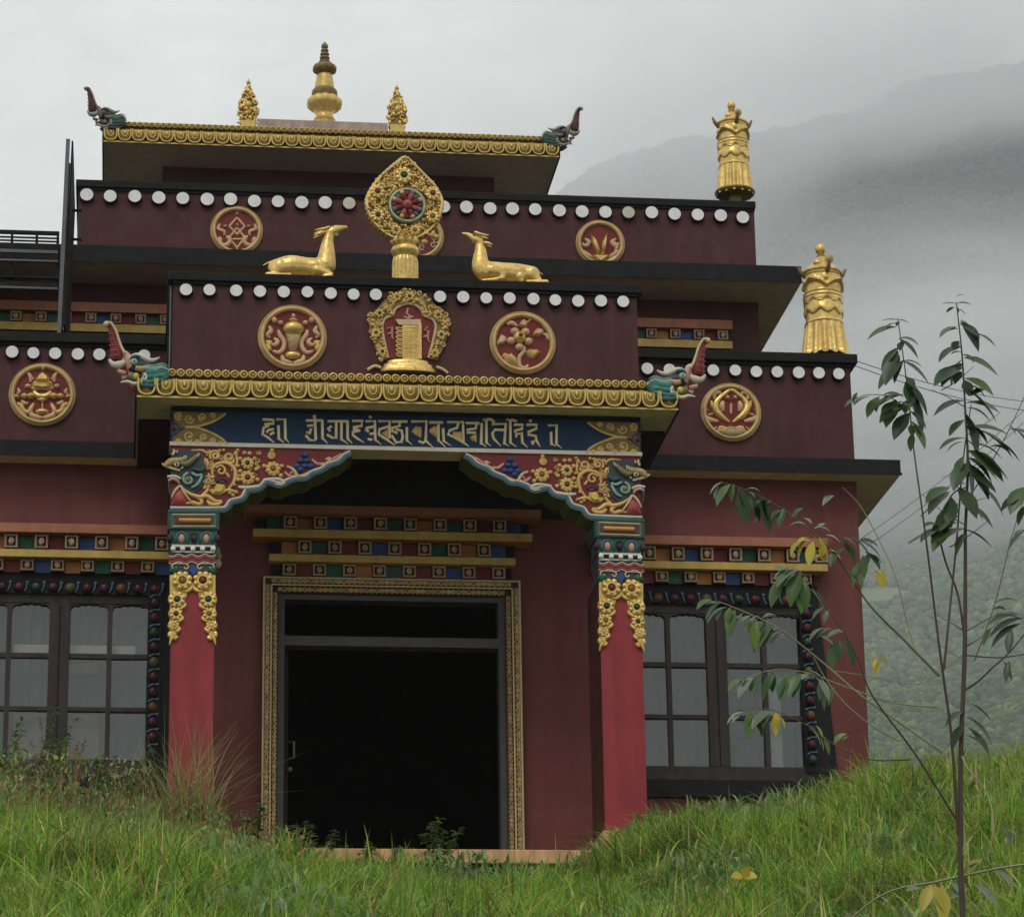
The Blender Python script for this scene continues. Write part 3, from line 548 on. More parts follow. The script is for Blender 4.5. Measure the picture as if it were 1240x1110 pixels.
# ---- medallions
def medallion(u, v, rpx, Y, parent_label, draw):
    x, z = P(u, v, Y); k = mpp(Y); r = rpx*k; n = 48
    q = MB(); q.prism([(x+(r-.02)*math.cos(2*math.pi*i/n), z+(r-.02)*math.sin(2*math.pi*i/n)) for i in range(n)], Y-.02, Y-.001, mat('medallion_red', (.17, .021, .017), .55, var=.2)); o = q.build('medallion', T)
    o['label'] = parent_label
    q = MB(); q.st([(x+(r-.042)*math.cos(2*math.pi*i/n), z+(r-.042)*math.sin(2*math.pi*i/n)) for i in range(n)], .026, Y-.012, rimg, closed=True, sm=1, n=10, ry=.05)
    q.st([(x+(r-.012)*math.cos(2*math.pi*i/n), z+(r-.012)*math.sin(2*math.pi*i/n)) for i in range(n)], .014, Y-.01, rimg, closed=True, sm=1, n=8, ry=.03); q.build('rim', o, smooth=60)
    q = MB(); draw(q, Y-.022); q.build('emblem', o, smooth=60)
class Pen:
    """strokes read off a close view of one relief; cx mirrors a stroke"""
    def __init__(s, q, ox, oy, sc, Y, y): s.q = q; s.c = Crop(ox, oy, sc, Y); s.y = y
    def s(s, pts, r, m=None, cx=None):
        for k in ((0, 1) if cx else (0,)):
            pp = [(2*cx-a, b) for a, b in pts] if k else pts
            rr = [s.c.ln(a*1.2) for a in r] if hasattr(r, '__len__') else [s.c.ln(r*.8)]+[s.c.ln(r*1.4)]*(len(pp)-2)+[s.c.ln(r*.7)]
            s.q.st(s.c.q(pp), rr, s.y, m or goldp, n=7)
        return s
    def e(s, x, y, rx, ry, m=None, d=.05, cx=None):
        for k in ((0, 1) if cx else (0,)):
            p = s.c.p(2*cx-x if k else x, y); s.q.ell((p[0], s.y, p[1]), (s.c.ln(rx), d, s.c.ln(ry)), m or goldp, 14, 8)
        return s
    def p(s, poly, h=.04, m=None, cx=None):
        for k in ((0, 1) if cx else (0,)): s.q.pil(s.c.q([(2*cx-a, b) for a, b in poly] if k else poly), s.y, h, m or goldp, .6)
        return s
def d_vase(q, y):
    p = Pen(q, 300, 360, 11.1, YM, y); c = 606
    p.e(615, 430, 150, 100, golds, .08).p([(500, 480), (730, 480), (650, 720), (560, 720)], .04, carve).s([(600, 520), (600, 700)], 26).s([(700, 540), (620, 640)], 16)
    p.e(605, 790, 112, 60, golds).e(612, 320, 66, 26).e(612, 270, 30, 40, pgold)
    p.s([(412, 450), (430, 520), (485, 600), (480, 690), (420, 755), (335, 730)], 24, pgold, c).e(355, 320, 42, 46, pgold, .04, c).e(440, 355, 38, 34, pgold, .04, c)
    p.s([(280, 400), (312, 460), (265, 520), (300, 555)], 26, pgold, c).s([(240, 610), (300, 620), (270, 660), (285, 710), (240, 700)], 28, None, c).s([(310, 640), (370, 650), (400, 600), (350, 560)], 24, pgold, c)
    p.s([(460, 790), (480, 860), (560, 890), (600, 880)], 28, pgold, c)
def d_lotus(q, y):
    p = Pen(q, 580, 365, 11.1, YM, y)
    p.e(540, 500, 95, 88, golds, .09).e(545, 490, 50, 44, goldd, .12)
    for a in range(5): t_ = a*1.257+.35; p.e(545+125*math.cos(t_), 510+115*math.sin(t_), 62, 56, pgold, .05)
    p.s([(600, 610), (600, 680), (545, 750), (535, 830), (560, 890), (620, 905), (655, 860)], 22, pgold).p([(610, 690), (680, 650), (730, 660), (770, 650), (830, 690), (780, 730), (720, 785), (650, 745)]).p([(320, 730), (400, 720), (430, 700), (500, 770), (510, 860), (450, 870), (350, 820)]).s([(320, 760), (340, 720), (400, 730)], 14)
    p.p([(230, 560), (300, 450), (365, 490), (365, 550), (300, 590), (250, 595)], .04, pgold).s([(370, 320), (440, 300), (510, 345)], 28, pgold).p([(530, 340), (560, 280), (600, 245), (650, 290), (640, 350), (590, 370)], .05, pgold)
    p.s([(640, 290), (700, 245)], 16, pgold).p([(720, 470), (740, 410), (790, 365), (870, 390), (870, 440), (790, 485)], .05, pgold).s([(850, 450), (900, 460), (930, 515), (950, 510)], 20, pgold).s([(450, 860), (540, 890)], 14, pgold)
def d_parasol(q, y):
    p = Pen(q, 0, 430, 11.68, YP, y); c = 600
    p.p([(490, 390), (520, 310), (600, 240), (690, 310), (710, 390)], .06, golds).e(612, 205, 26, 34, pgold).s([(470, 395), (600, 410), (730, 395)], 24).p([(440, 410), (760, 410), (740, 480), (600, 490), (460, 470)], .06, golds)
    p.s([(440, 470), (500, 485), (600, 475), (700, 485), (760, 470)], 20, pgold).e(395, 450, 46, 34, pgold, .04, c).s([(390, 260), (430, 310), (430, 390)], 24, pgold, c).s([(450, 350), (480, 330)], 18, None, c)
    p.s([(480, 520), (530, 580), (600, 595), (670, 580), (720, 520)], 36, golds).s([(530, 620), (600, 640), (670, 620)], 30, golds).e(440, 590, 58, 46, None, .06, c).e(345, 590, 52, 42, None, .05, c).e(235, 600, 44, 30, None, .05, c).s([(250, 480), (275, 530), (240, 560)], 20, pgold, c)
    p.s([(310, 650), (340, 690), (400, 690)], 26, pgold, c).s([(240, 690), (300, 720), (330, 790), (410, 820), (440, 760), (480, 690)], 26, None, c).s([(230, 720), (290, 800), (370, 860)], 20, None, c).s([(600, 670), (600, 780)], 18, pgold)
    p.e(595, 810, 100, 46, golds).s([(440, 800), (450, 860), (540, 890), (600, 890)], 30, pgold, c)
def d_fish(q, y):
    p = Pen(q, 835, 450, 11.68, YP, y); c = 582
    p.s([(560, 720), (450, 650), (370, 560), (360, 470), (410, 390), (480, 330), (560, 270), (620, 280)], [14, 40, 48, 42, 34, 28, 24, 12], golds, c).s([(470, 430), (450, 500), (470, 570)], 34, pgold, c).s([(580, 460), (580, 600)], 26, pgold).e(530, 380, 30, 34, pgold, .05, c)
    p.s([(350, 400), (340, 330), (400, 300), (440, 330)], 28, pgold, c).s([(300, 420), (320, 500), (350, 560)], 22, None, c).s([(210, 530), (250, 550)], 18, pgold, c).s([(220, 640), (280, 690), (400, 710)], 32, pgold, c).s([(260, 620), (330, 600)], 18, None, c)
    p.p([(350, 850), (450, 800), (582, 780), (720, 800), (820, 850), (740, 930), (582, 965), (430, 930)], .05, carve).s([(400, 860), (430, 800), (510, 800)], 22, None, c).s([(330, 820), (380, 790)], 14, None, c).s([(400, 900), (500, 860), (640, 900), (740, 880)], 14)
def d_knot(q, y):
    p = Pen(q, 240, 240, 13.05, YUP, y); c = 612
    for pts in ([(612, 320), (490, 460), (612, 580), (735, 460), (612, 320)], [(612, 480), (490, 640), (612, 800), (735, 640), (612, 480)]):
        for a, b in zip(pts[:-1], pts[1:]): p.s([a, b], [17, 17], pgold)
    p.s([(540, 660), (690, 660)], [15, 15]).s([(612, 590), (550, 530)], [14, 14], None, c).e(612, 265, 28, 26, pgold).e(430, 455, 32, 20, pgold, .03, c).s([(612, 800), (612, 850)], [14, 10], pgold).e(612, 440, 24, 30, None)
    p.s([(340, 420), (310, 490), (360, 520), (410, 540), (410, 600)], 22, pgold, c).s([(440, 620), (480, 640), (500, 700), (430, 760), (350, 740), (340, 660), (310, 640)], 30, pgold, c).s([(300, 680), (330, 740)], 20, None, c)
def d_conch(q, y):
    c4 = Pen(q, 680, 110, 2.884, YUP, y); c = 135
    c4.p([(125, 580), (105, 540), (100, 500), (120, 520), (135, 560)], .05, golds).p([(135, 575), (140, 530), (160, 495), (155, 540), (150, 570)], .05, golds).p([(95, 575), (175, 575), (150, 595), (135, 605), (120, 595)], .05, None)
    c4.s([(70, 535), (85, 545), (95, 530), (80, 520)], 6, pgold, c).s([(72, 560), (90, 575), (110, 585)], 6, pgold, c).s([(75, 575), (95, 592), (120, 598)], 6, None, c).s([(180, 530), (192, 545), (185, 565)], 6, pgold)
def d_wheelm(q, y):
    c_ = Crop(435, 185, 6.94, YUP); rr = random.Random(3)
    for i in range(60):
        a = rr.random()*6.28; r = math.sqrt(rr.random())*23; p = P(506.8+r*math.cos(a), 286+r*math.sin(a), YUP)
        if i % 2: q.ell((p[0], y, p[1]), (.045, .04, .035), goldp, 8, 5)
        else: q.st([P(506.8+b_, 286+d_, YUP) for b_, d_ in spiral(r*math.cos(a), r*math.sin(a), 4, 1, a, 1, 6)], .012, y, pgold, sm=1, n=6)
medallion(51.3, 478.5, 40.5, YP, 'round gold medallion of a tiered parasol', d_parasol)
medallion(884.8, 500, 38.5, YP, 'round gold medallion of two upright fish', d_fish)
medallion(354, 409.5, 42.7, YM, 'round gold medallion of a ribboned vase', d_vase)
medallion(632.8, 416, 41.5, YM, 'round gold medallion of a lotus flower', d_lotus)
medallion(286.5, 280, 32.8, YUP, 'round gold medallion of an endless knot', d_knot)
medallion(726.8, 295.5, 31.5, YUP, 'round gold medallion of a conch with ribbons', d_conch)
medallion(506.8, 287, 32, YUP, 'round gold medallion behind the wheel ornament', d_wheelm)
# ---- monogram plaque
c6 = Crop(435, 340, 9.25, YM)
q = MB(); q.prism(c6.q([(545, 270), (470, 290), (400, 340), (370, 400), (280, 440), (255, 520), (270, 650), (320, 870), (780, 870), (830, 650), (855, 520), (830, 450), (730, 400), (690, 330), (620, 285)]), YM-.012, YM-.001, mat('medallion_red', (.2, .028, .028), .55)); plq = q.build('monogram_plaque', T); plq['label'] = 'gold monogram plaque in a scalloped frame'
q = MB(); inner = [(320, 870), (275, 660), (255, 520), (290, 430), (370, 395), (400, 330), (470, 285), (550, 265), (630, 285), (695, 335), (725, 400), (820, 440), (855, 520), (830, 660), (775, 870)]
outer = [(230, 900), (140, 660), (105, 500), (115, 400), (200, 320), (270, 240), (370, 150), (480, 110), (550, 90), (640, 130), (760, 180), (860, 300), (960, 360), (1010, 470), (1000, 560), (950, 740), (870, 900)]
q.st(c6.q(inner), c6.ln(16), YM-.02, cream)
q.prism(c6.q([(320, 880), (275, 660), (250, 520), (280, 430), (360, 390), (390, 330), (470, 280), (550, 258), (630, 280), (700, 330), (735, 395), (830, 430), (868, 520), (840, 660), (780, 880), (870, 900), (950, 740), (1000, 560), (1010, 470), (960, 360), (860, 300), (760, 180), (640, 130), (550, 90), (480, 110), (370, 150), (270, 240), (200, 320), (115, 400), (105, 500), (140, 660), (230, 900)]), YM-.03, YM-.0015, goldd)
rr = random.Random(5); oc = cat(outer, 6); ic = cat(inner, 6)
for i in range(150):
    t_ = rr.random(); a = oc[int(t_*(len(oc)-1))]; b = ic[int(t_*(len(ic)-1))]; s_ = rr.random()*.92; p = (a[0]+(b[0]-a[0])*s_, a[1]+(b[1]-a[1])*s_); pp = c6.p(*p)
    if i % 2: q.ell((pp[0], YM-.035, pp[1]), (c6.ln(rr.uniform(14, 26)), .025, c6.ln(rr.uniform(14, 24))), goldp, 8, 5)
    else: q.st(c6.q(spiral(p[0], p[1], 30, 10, rr.random()*6, .9, 7)), c6.ln(9), YM-.035, goldp, sm=1, n=6)
for x_, z_, j_ in ((560, 190, jgrn), (420, 195, jamb), (225, 380, jgrn), (880, 400, jgrn), (185, 600, jgrn), (915, 620, jgrn), (255, 810, jgrn), (840, 830, jamb)):
    pp = c6.p(x_, z_); flower(q, pp[0], pp[1], c6.ln(56), YM-.04, goldp, j_, 7)
q.build('frame', plq, smooth=55)
q = MB(); y = YM-.02
q.lathe([(c6.ln(a), c6.ln(b)) for a, b in ((310, 0), (320, 25), (290, 50), (285, 60), (275, 90), (240, 100), (235, 130), (200, 145))], (c6.p(545, 1030)[0], YM-.02, c6.p(545, 1030)[1]), golds, 40, lambda t_, a, z: 1 if True else 1)
for i in range(len(q.v)): q.v[i] = (q.v[i][0], YM-.012+(q.v[i][1]-YM+.02)*.28, q.v[i][2])
q.build('pedestal', plq, smooth=40)
q = MB(); a, b = c6.p(480, 890), c6.p(685, 500); q.box(a[0], b[0], y-.03, y, a[1], b[1], goldc)
q.prism(c6.q([(400, 450), (685, 450), (685, 510), (440, 510)]), y-.035, y, cream); q.box(c6.p(655, 0)[0], c6.p(688, 0)[0], y-.045, y-.0305, a[1], c6.p(0, 480)[1], golds)
for k_ in range(7):
    zz = 540+k_*48; q.st(c6.q([(490, zz), (415, zz-4), (430, zz+22), (480, zz+26)]), c6.ln(11), y-.01, goldp, n=6)
    for j_ in range(3): q.st(c6.q([(505+j_*50, zz), (540+j_*50, zz-3), (530+j_*50, zz+24), (505+j_*50, zz+30)]), c6.ln(7), y-.03, golds, n=6)
q.st(c6.q([(545, 320), (530, 380), (560, 400), (545, 435)]), c6.ln(13), y-.01, pink); q.e = None
q.st(c6.q([(495, 410), (545, 430), (600, 410)]), c6.ln(14), y-.01, pink)
q.st(c6.q([(310, 545), (365, 530), (365, 640), (385, 665)]), [c6.ln(8), c6.ln(18), c6.ln(14), c6.ln(6)], y, pink, sm=1); q.st(c6.q([(365, 590), (320, 600)]), c6.ln(12), y, pink, sm=1)
q.st(c6.q([(765, 520), (730, 560), (770, 570), (765, 650), (785, 695)]), [c6.ln(8), c6.ln(10), c6.ln(16), c6.ln(14), c6.ln(6)], y, pink, sm=1); q.st(c6.q([(760, 620), (715, 640)]), c6.ln(12), y, pink, sm=1)
q.build('monogram', plq, smooth=50)
q = MB(); q.st(c6.q([(90, 1010), (170, 965), (240, 985)]), c6.ln(20), YM-.03, cream); q.build('ribbon_end', plq, smooth=60); q = MB(); q.st(c6.q([(860, 975), (930, 1000), (990, 1045)]), c6.ln(18), YM-.03, cream); q.build('ribbon_end', plq, smooth=60)
# ---- dentil cornices over windows and door
pale_frame = mat('block_frame_cream', (.44, .31, .20), .5, var=.2, grime=.4); rosette_a = mat('rosette_peach', (.42, .25, .16), .5); rosette_b = mat('rosette_ochre', (.46, .27, .08), .5)
SEQ = (blue2, brick, green, orange, teal, brick, blue2, brick, green, orange)
def dentils(q, x0, x1, zb_, zt_, y, proj, pitch, x_start, i0=0, bw=.45):
    """coloured recessed panels between framed square blocks"""
    q.box(x0, x1, y-proj*.35, y, zb_, zt_, darkred); i = 0; h = zt_-zb_; w = pitch*bw/1; x = x_start
    while x-w/2 > x0-pitch: x -= pitch; i -= 1
    while x < x1+pitch:
        a, b = x-w/2, x+w/2
        if a > x0-.001 and b < x1+.03:
            yf = y-proj
            q.box(a, b, yf, y-proj*.36, zb_+h*.06, zt_-.002, darkred)
            q.st([(a+.012, zb_+h*.06+.012), (b-.012, zb_+h*.06+.012), (b-.012, zt_-.02), (a+.012, zt_-.02)], .0155, yf-.001, pale_frame, closed=True, sm=1, n=4, ry=.012)
            q.ell((x, yf-.002, (zb_+zt_)/2), (w*.21, .018, h*.25), rosette_a if i % 3 else rosette_b, 8, 5); q.st(spiral(x, (zb_+zt_)/2, w*.2, w*.1, i, .8, 6), .011, yf-.012, pale_frame, sm=1, n=5)
        a2, b2 = b+.006, x+pitch-w/2-.006
        if a2 > x0 and b2 < x1: q.box(a2, b2, y-proj*.62, y-proj*.37, zb_+h*.02, zt_-.01, SEQ[(i+i0) % 10])
        x += pitch; i += 1
def win_cornice(side):
    u0, u1 = (786, 1002)
    q = MB(); Yw = YW; xb = X(1002, 690, Yw-.2); xa = 2*WXC-xb-.12
    zt1, zt0 = Z(900, 650.5, Yw-.26), Z(900, 661, Yw-.26); zy1, zy0 = Z(900, 681.5, Yw-.2), Z(900, 690, Yw-.2)
    pit = (X(994.7, 669, Yw-.2)-X(786.6, 669, Yw-.2))/6
    q.box(xa, xb, Yw-.28, Yw-.001, zt0, zt1, peach)
    dentils(q, xa+.01, xb-.0, zy1+.001, zt0-.001, Yw-.001, .22, pit, X(855.6, 669, Yw-.2), 1)
    q.box(xa, xb, Yw-.22, Yw-.001, zy0, zy1, yellow)
    dentils(q, xa+.16, xb-.12, Z(900, 707.5, Yw-.12), zy0-.001, Yw-.001, .14, pit, X(870.8, 699, Yw-.12), 0)
    q2 = q if side > 0 else q.mirror(); o = q2.build('window_cornice', T)
    q = MB(); # black battered surround
    w0, w1 = X(988, 715, Yw)-WXC, X(1015, 930, Yw)-WXC; zt_ = Z(900, 708.5, Yw-.02); zb_ = Z(880, 966, Yw); hw = ww+.005; zi = wz1+.002
    for sg in (-1, 1): q.prism([(WXC+sg*hw, zb_), (WXC+sg*w1, zb_), (WXC+sg*w0, zt_), (WXC+sg*hw, zt_)], Yw-.05, Yw-.001, charcoal if side > 0 else black)
    q.box(WXC-hw+.001, WXC+hw-.001, Yw-.05, Yw-.001, zi, zt_, charcoal if side > 0 else black); q.box(WXC-hw+.001, WXC+hw-.001, Yw-.06, Yw-.001, zb_, wz0-.002, charcoal)
    q2 = q if side > 0 else q.mirror(); win = q2.build('window', T)
    # bead border
    q = MB(); bwid = .145; bx = X(986, 830, Yw)-WXC; zbt = Z(880, 717, Yw-.06); zbb = Z(980, 935, Yw-.06)
    cols = (purple, mat('dull_brown_bead', (.12, .05, .02), .4), purple, mat('wine_bead', (.06, .012, .018), .4), jgrn, purple, mat('dull_olive_bead', (.09, .075, .03), .4), mat('wine_bead', (.06, .012, .018), .4))
    q.box(WXC-bx, WXC+bx, Yw-.075, Yw-.0505, zbt-.02, zbt+.02, charcoal); q.box(WXC-bx, WXC+bx, Yw-.07, Yw-.0505, zbt-.15, zbt-.02, black)
    for sg in (-1, 1): q.box(WXC+sg*bx, WXC+sg*(bx-bwid), Yw-.07, Yw-.0506, zbb, zbt-.151, black); q.box(WXC+sg*bx, WXC+sg*(bx-.03), Yw-.078, Yw-.0701, zbb, zbt-.02, charcoal)
    k_ = 0; x = WXC+bx-.10
    while x > WXC-bx+.06:
        q.ell((x, Yw-.085, zbt-.085), (.062, .05, .058), cols[k_ % 8], 12, 8); q.st([(x-.085, zbt-.03), (x-.075, zbt-.09), (x-.05, zbt-.13)], .01, Yw-.08, skyb, n=6, sm=2); q.ell((x-.085, Yw-.08, zbt-.03), (.02, .02, .02), skyb, 6, 4)
        x -= .182; k_ += 1
    for sg in (-1, 1):
        z = zbt-.235; k_ = 2
        while z > zbb+.05:
            xx = WXC+sg*(bx-.075); q.ell((xx, Yw-.085, z), (.05, .05, .058), cols[k_ % 8], 12, 8); q.st([(xx+sg*.05, z+.08), (xx, z+.09), (xx-sg*.05, z+.06)], .01, Yw-.08, skyb, n=6, sm=2); q.ell((xx+sg*.05, Yw-.08, z+.09), (.016, .02, .016), skyb, 6, 4); z -= .165; k_ += 1
    q2 = q if side > 0 else q.mirror(); q2.build('bead_border', win, smooth=60)
    # timber frame and panes
    q = MB(); gl = MB(); cu = MB(); yf, yb = Yw-.03, Yw+.05
    x0, x1, z0, z1 = WXC-ww, WXC+ww, wz0, wz1
    zr = [Z(880, v_, Yw) for v_ in (928.5, 871, 866, 808.5, 803, 747)]
    outer = .055; mid = (X(881, 840, Yw)-X(857, 840, Yw))/2; bar = .026; zsp = [(zr[0], zr[1]), (zr[2], zr[3]), (zr[4], zr[5])]
    q.box(x0, x1, yf, yb, zsp[2][1]+.03, z1, brown); q.box(x0, x1, yf, yb, z0, zsp[0][0], brown)
    q.box(x0, x0+outer, yf+.001, yb, zsp[0][0]+.0005, zsp[2][1]+.0295, brown); q.box(x1-outer, x1, yf+.001, yb, zsp[0][0]+.0005, zsp[2][1]+.0295, brown); q.box(WXC-mid, WXC+mid, yf-.006, yb, zsp[0][0]+.0005, zsp[2][1]+.0295, brown)
    q.box(WXC-.006, WXC+.006, yf-.012, yf-.0065, zsp[0][0], zsp[2][1], black)
    for sg in (-1, 1):
        a, b = sorted((WXC+sg*mid, WXC+sg*(ww-outer))); xm = (a+b)/2
        q.box(xm-bar, xm+bar, yf+.008, yb-.01, zsp[0][0]+.0005, zsp[2][1]+.029, brown)
        for lo, hi in ((zsp[0][1], zsp[1][0]), (zsp[1][1], zsp[2][0])):
            for c0, c1 in ((a, xm-bar), (xm+bar, b)): q.box(c0+.0005, c1-.0005, yf+.01, yb-.012, lo, hi, brown)
        for c0, c1 in ((a, xm-bar), (xm+bar, b)):
            n_ = 8; zt__ = zsp[2][1]; poly = [(c0+.0005, zt__+.0292), (c0+.0005, zt__-.035)]
            for i in range(n_*3+1):
                t_ = i/(n_*3); poly.append((c0+.001+(c1-c0-.002)*t_, zt__-.035+.045*math.sin(math.pi*t_)**.5+.016*abs(math.sin(t_*math.pi*5))))
            poly += [(c1-.0005, zt__-.035), (c1-.0005, zt__+.0292)]
            q.prism(poly[::1], yf+.012, yf+.03, brown)
        for c0, c1 in ((a-.004, xm), (xm, b+.004)):
            for z0_, z1_ in ((zsp[0][0]-.005, (zsp[0][1]+zsp[1][0])/2), ((zsp[0][1]+zsp[1][0])/2, (zsp[1][1]+zsp[2][0])/2), ((zsp[1][1]+zsp[2][0])/2, zsp[2][1]+.02)):
                t1, t2, t3 = rng.normal(0, .004, 3); gl.add([(c0, yb-.03+t1, z0_), (c1, yb-.03-t1+t2, z0_), (c1, yb-.03+t3, z1_), (c0, yb-.03-t2, z1_)], [(0, 1, 2, 3)], glass)
    q2 = q if side > 0 else q.mirror(); q2.build('frame', win, bevel=.003)
    q2 = gl if side > 0 else gl.mirror(); q2.build('pane', win)
    nseg = 90
    for (a, b, za, zb__, m_) in ((x0, x1, z0, z1-(.02 if side > 0 else .0), curtain),):
        V = [(a+(b-a)*i/nseg, Yw+.16+.02*math.sin(i*.9)+.012*math.sin(i*2.3+1), z_) for i in range(nseg+1) for z_ in (za, zb__)]
        cu.add(V, [(2*i, 2*i+2, 2*i+3, 2*i+1) for i in range(nseg)], m_)
    if side < 0:
        for (ua, ub, va, vb_, m_) in ((16, 164, 778, 789, offw), (80, 120, 862, 919, curtain2), (16, 55, 862, 919, curtain2), (82, 119, 800, 812, mat('faded_pink_cloth', (.32, .22, .2), .9))):
            a, b, z0_, z1_ = -X(ub, va, Yw), -X(ua, va, Yw), Z(100, vb_, Yw), Z(100, va, Yw); cu.box(a, b, Yw+.11, Yw+.118, z0_, z1_, m_)
    if side > 0: cu.box(X(936, 900, Yw), X(950, 900, Yw), Yw+.11, Yw+.125, Z(930, 929, Yw), Z(930, 812, Yw), mat('light_curtain', (.34, .35, .34), .9, var=.2))
    q2 = cu if side > 0 else cu.mirror(); q2.build('curtain', win, smooth=60)
win_cornice(1); win_cornice(-1)
# upper storey cornice band
q = MB(); Yw = YUW; xa, xb = XL, X(886, 398, Yw-.15)
zA1, zA0 = Z(850, 386.8, Yw-.2), Z(850, 397.5, Yw-.2); zB1, zB0 = Z(850, 412, Yw-.16), Z(850, 421, Yw-.16); pit = 30.2*mpp(Yw)
q.box(xa, xb, Yw-.2, Yw-.001, zA0, zA1, peach); dentils(q, xa, xb-.02, zB1+.001, zA0-.001, Yw-.001, .17, pit, X(875, 405, Yw-.15), 2); q.box(xa, xb, Yw-.16, Yw-.001, zB0, zB1, yellow); q.box(xa, xb-.1, Yw-.1, Yw-.001, zB0-.3, zB0-.001, charcoal)
q.build('upper_cornice', T)
# ---- door surround
def xs(u, v, Y): return abs(X(u, v, Y))
q = MB(); y = YW
fx = xs(629.3, 703, y-.1); pit = 36.2*mpp(y)
zt = Z(475, 701, y-.1)
zC0, zC1 = zt+.004, Z(475, 683.8, y-.12); b2w = xs(624, 685, y-.18); zy2 = Z(475, 673.5, y-.18)
dentils(q, -b2w+.03, b2w-.03, zC0, zC1, y-.001, .14, pit, -pit*.5+.02, 4, .45)
q.box(-b2w, b2w, y-.2, y-.001, zC1+.001, zy2, yellow); b1w = xs(644.5, 655, y-.26); zB1 = Z(475, 655, y-.2); zy1 = Z(475, 643.5, y-.26)
dentils(q, -b2w, b2w, zy2+.001, zB1, y-.001, .2, pit, .02, 7, .45)
q.box(-b1w, b1w, y-.28, y-.001, zB1+.001, zy1, orange, front=yellow); zA1 = Z(475, 626, y-.28); b0w = xs(655, 620, y-.36); z01 = Z(475, 614, y-.36)
dentils(q, -b1w+.02, b1w-.02, zy1+.001, zA1, y-.001, .29, pit, -pit*.5+.02, 2, .45)
q.box(-b0w, b0w, y-.38, y-.001, zA1+.001, z01, peach); q.build('door_cornice', T)
q = MB(); q.box(-2.45, 2.45, y-.02, y-.001, z01+.001, ZS-.031, darkred); q.build('porch_frieze', T)  # added dark band: shade above the door cornice, put in as colour
q = MB(); ox_, oi, oz = fx, fx-.165, zt
def lattice(q, x0, x1, z0, z1, yf, n, vert):
    """carved interlace: zigzag ribbons with small knobs, cream edge bead"""
    L_ = (z1-z0) if vert else (x1-x0); W_ = (x1-x0) if vert else (z1-z0); cxm = (x0+x1)/2 if vert else (z0+z1)/2
    for s_ in (-1, 1):
        pts = []
        for i in range(n*2+1):
            a = i/(n*2)*L_; b = cxm+s_*(W_*.3)*(1 if i % 2 else -1); pts.append((b, z0+a) if vert else (x0+a, b))
        q.st(pts, .015, yf-.002, carve, sm=2, n=5, ry=.024)
    for i in range(n): 
        a = (i+.5)/n*L_; q.ell(((cxm, yf-.005, z0+a) if vert else (x0+a, yf-.005, cxm)), (.02, .024, .02), brick if i % 3 == 0 else (goldp if i % 3 == 1 else skyb), 6, 4)
        a = i/n*L_; q.ell(((cxm, yf-.003, z0+a) if vert else (x0+a, yf-.003, cxm)), (.022, .022, .022), carve, 6, 4)
yf = y-.11
for sg in (-1, 1):
    a, b = sorted((sg*fx, sg*(fx-.085))); q.box(a, b, yf, y-.001, ZP+.001, oz-.0005, frameback); lattice(q, a+.012, b-.012, ZP+.02, oz-.09, yf, 30, True)
    q.tube([(sg*(fx-.006), yf-.004, ZP+.002), (sg*(fx-.006), yf-.004, oz)], .012, cream, n=6); q.tube([(sg*(fx-.085), yf-.004, ZP+.002), (sg*(fx-.085), yf-.004, oz-.09)], .011, cream, n=6)
    a, b = sorted((sg*(fx-.0865), sg*(fx-.165))); q.box(a, b, yf+.045, y+.1, ZP+.001, oz-.087, frameback); lattice(q, a+.01, b-.01, ZP+.02, oz-.17, yf+.045, 34, True)
    a, b = sorted((sg*(fx-.1655), sg*(fx-.235))); q.box(a, b, yf+.09, y+.2, ZP+.001, oz-.165, greyw)
q.box(-fx+.086, fx-.086, yf, y-.001, oz-.085, oz-.0005, frameback); lattice(q, -fx+.1, fx-.1, oz-.075, oz-.012, yf, 22, False)
q.tube([(-fx, yf-.004, oz-.006), (fx, yf-.004, oz-.006)], .011, cream, n=6); q.tube([(-fx+.085, yf-.004, oz-.088), (fx-.085, yf-.004, oz-.088)], .01, cream, n=6)
q.box(-fx+.166, fx-.166, yf+.045, y+.1, oz-.165, oz-.087, frameback); lattice(q, -fx+.17, fx-.17, oz-.16, oz-.092, yf+.045, 22, False)
q.box(-fx+.236, fx-.236, yf+.09, y+.2, oz-.225, oz-.166, greyw)
zt0, zt1 = Z(475, 783, y), Z(475, 771.5, y); q.box(-fx+.236, fx-.236, yf+.1, y+.19, zt0, zt1, greyw)
q.build('door_frame', T, smooth=50)
q = MB(); q.box(-fx+.24, -fx+.29, y+.16, y+1.05, .01, zt0-.005, darkred); leaf = q.build('door_leaf', T)
q = MB(); hz = Z(360, 905, y); hx = -fx+.30
q.tube([(hx, y+.14, hz-.09), (hx+.05, y+.1, hz-.09), (hx+.05, y+.1, hz+.09), (hx, y+.14, hz+.09)], .013, metal, n=6); q.ell((hx+.01, y+.12, hz-.21), (.03, .03, .03), metal); q.build('handle', leaf)
# carved head of the inner porch beam, just inside the left column
q = MB(); c = Crop(180, 620, 6.16, .9); q.tube([(-2.28, 1.0, c.p(0, 300)[1]), (-2.05, 1.0, c.p(0, 300)[1])], [.11, .08], darkred)
for dx_, dz_, r_, m_ in ((.06, .05, .07, mat('pale_teal_paint', (.25, .42, .38), .5)), (.0, -.03, .08, teal), (.09, -.08, .05, offw), (.02, .11, .05, offw), (.1, .0, .04, pink)): q.ell((-2.02+dx_, 1.0, c.p(0, 300)[1]+dz_), (r_*.8, r_, r_), m_)
q.build('inner_bracket_head', T, smooth=60)
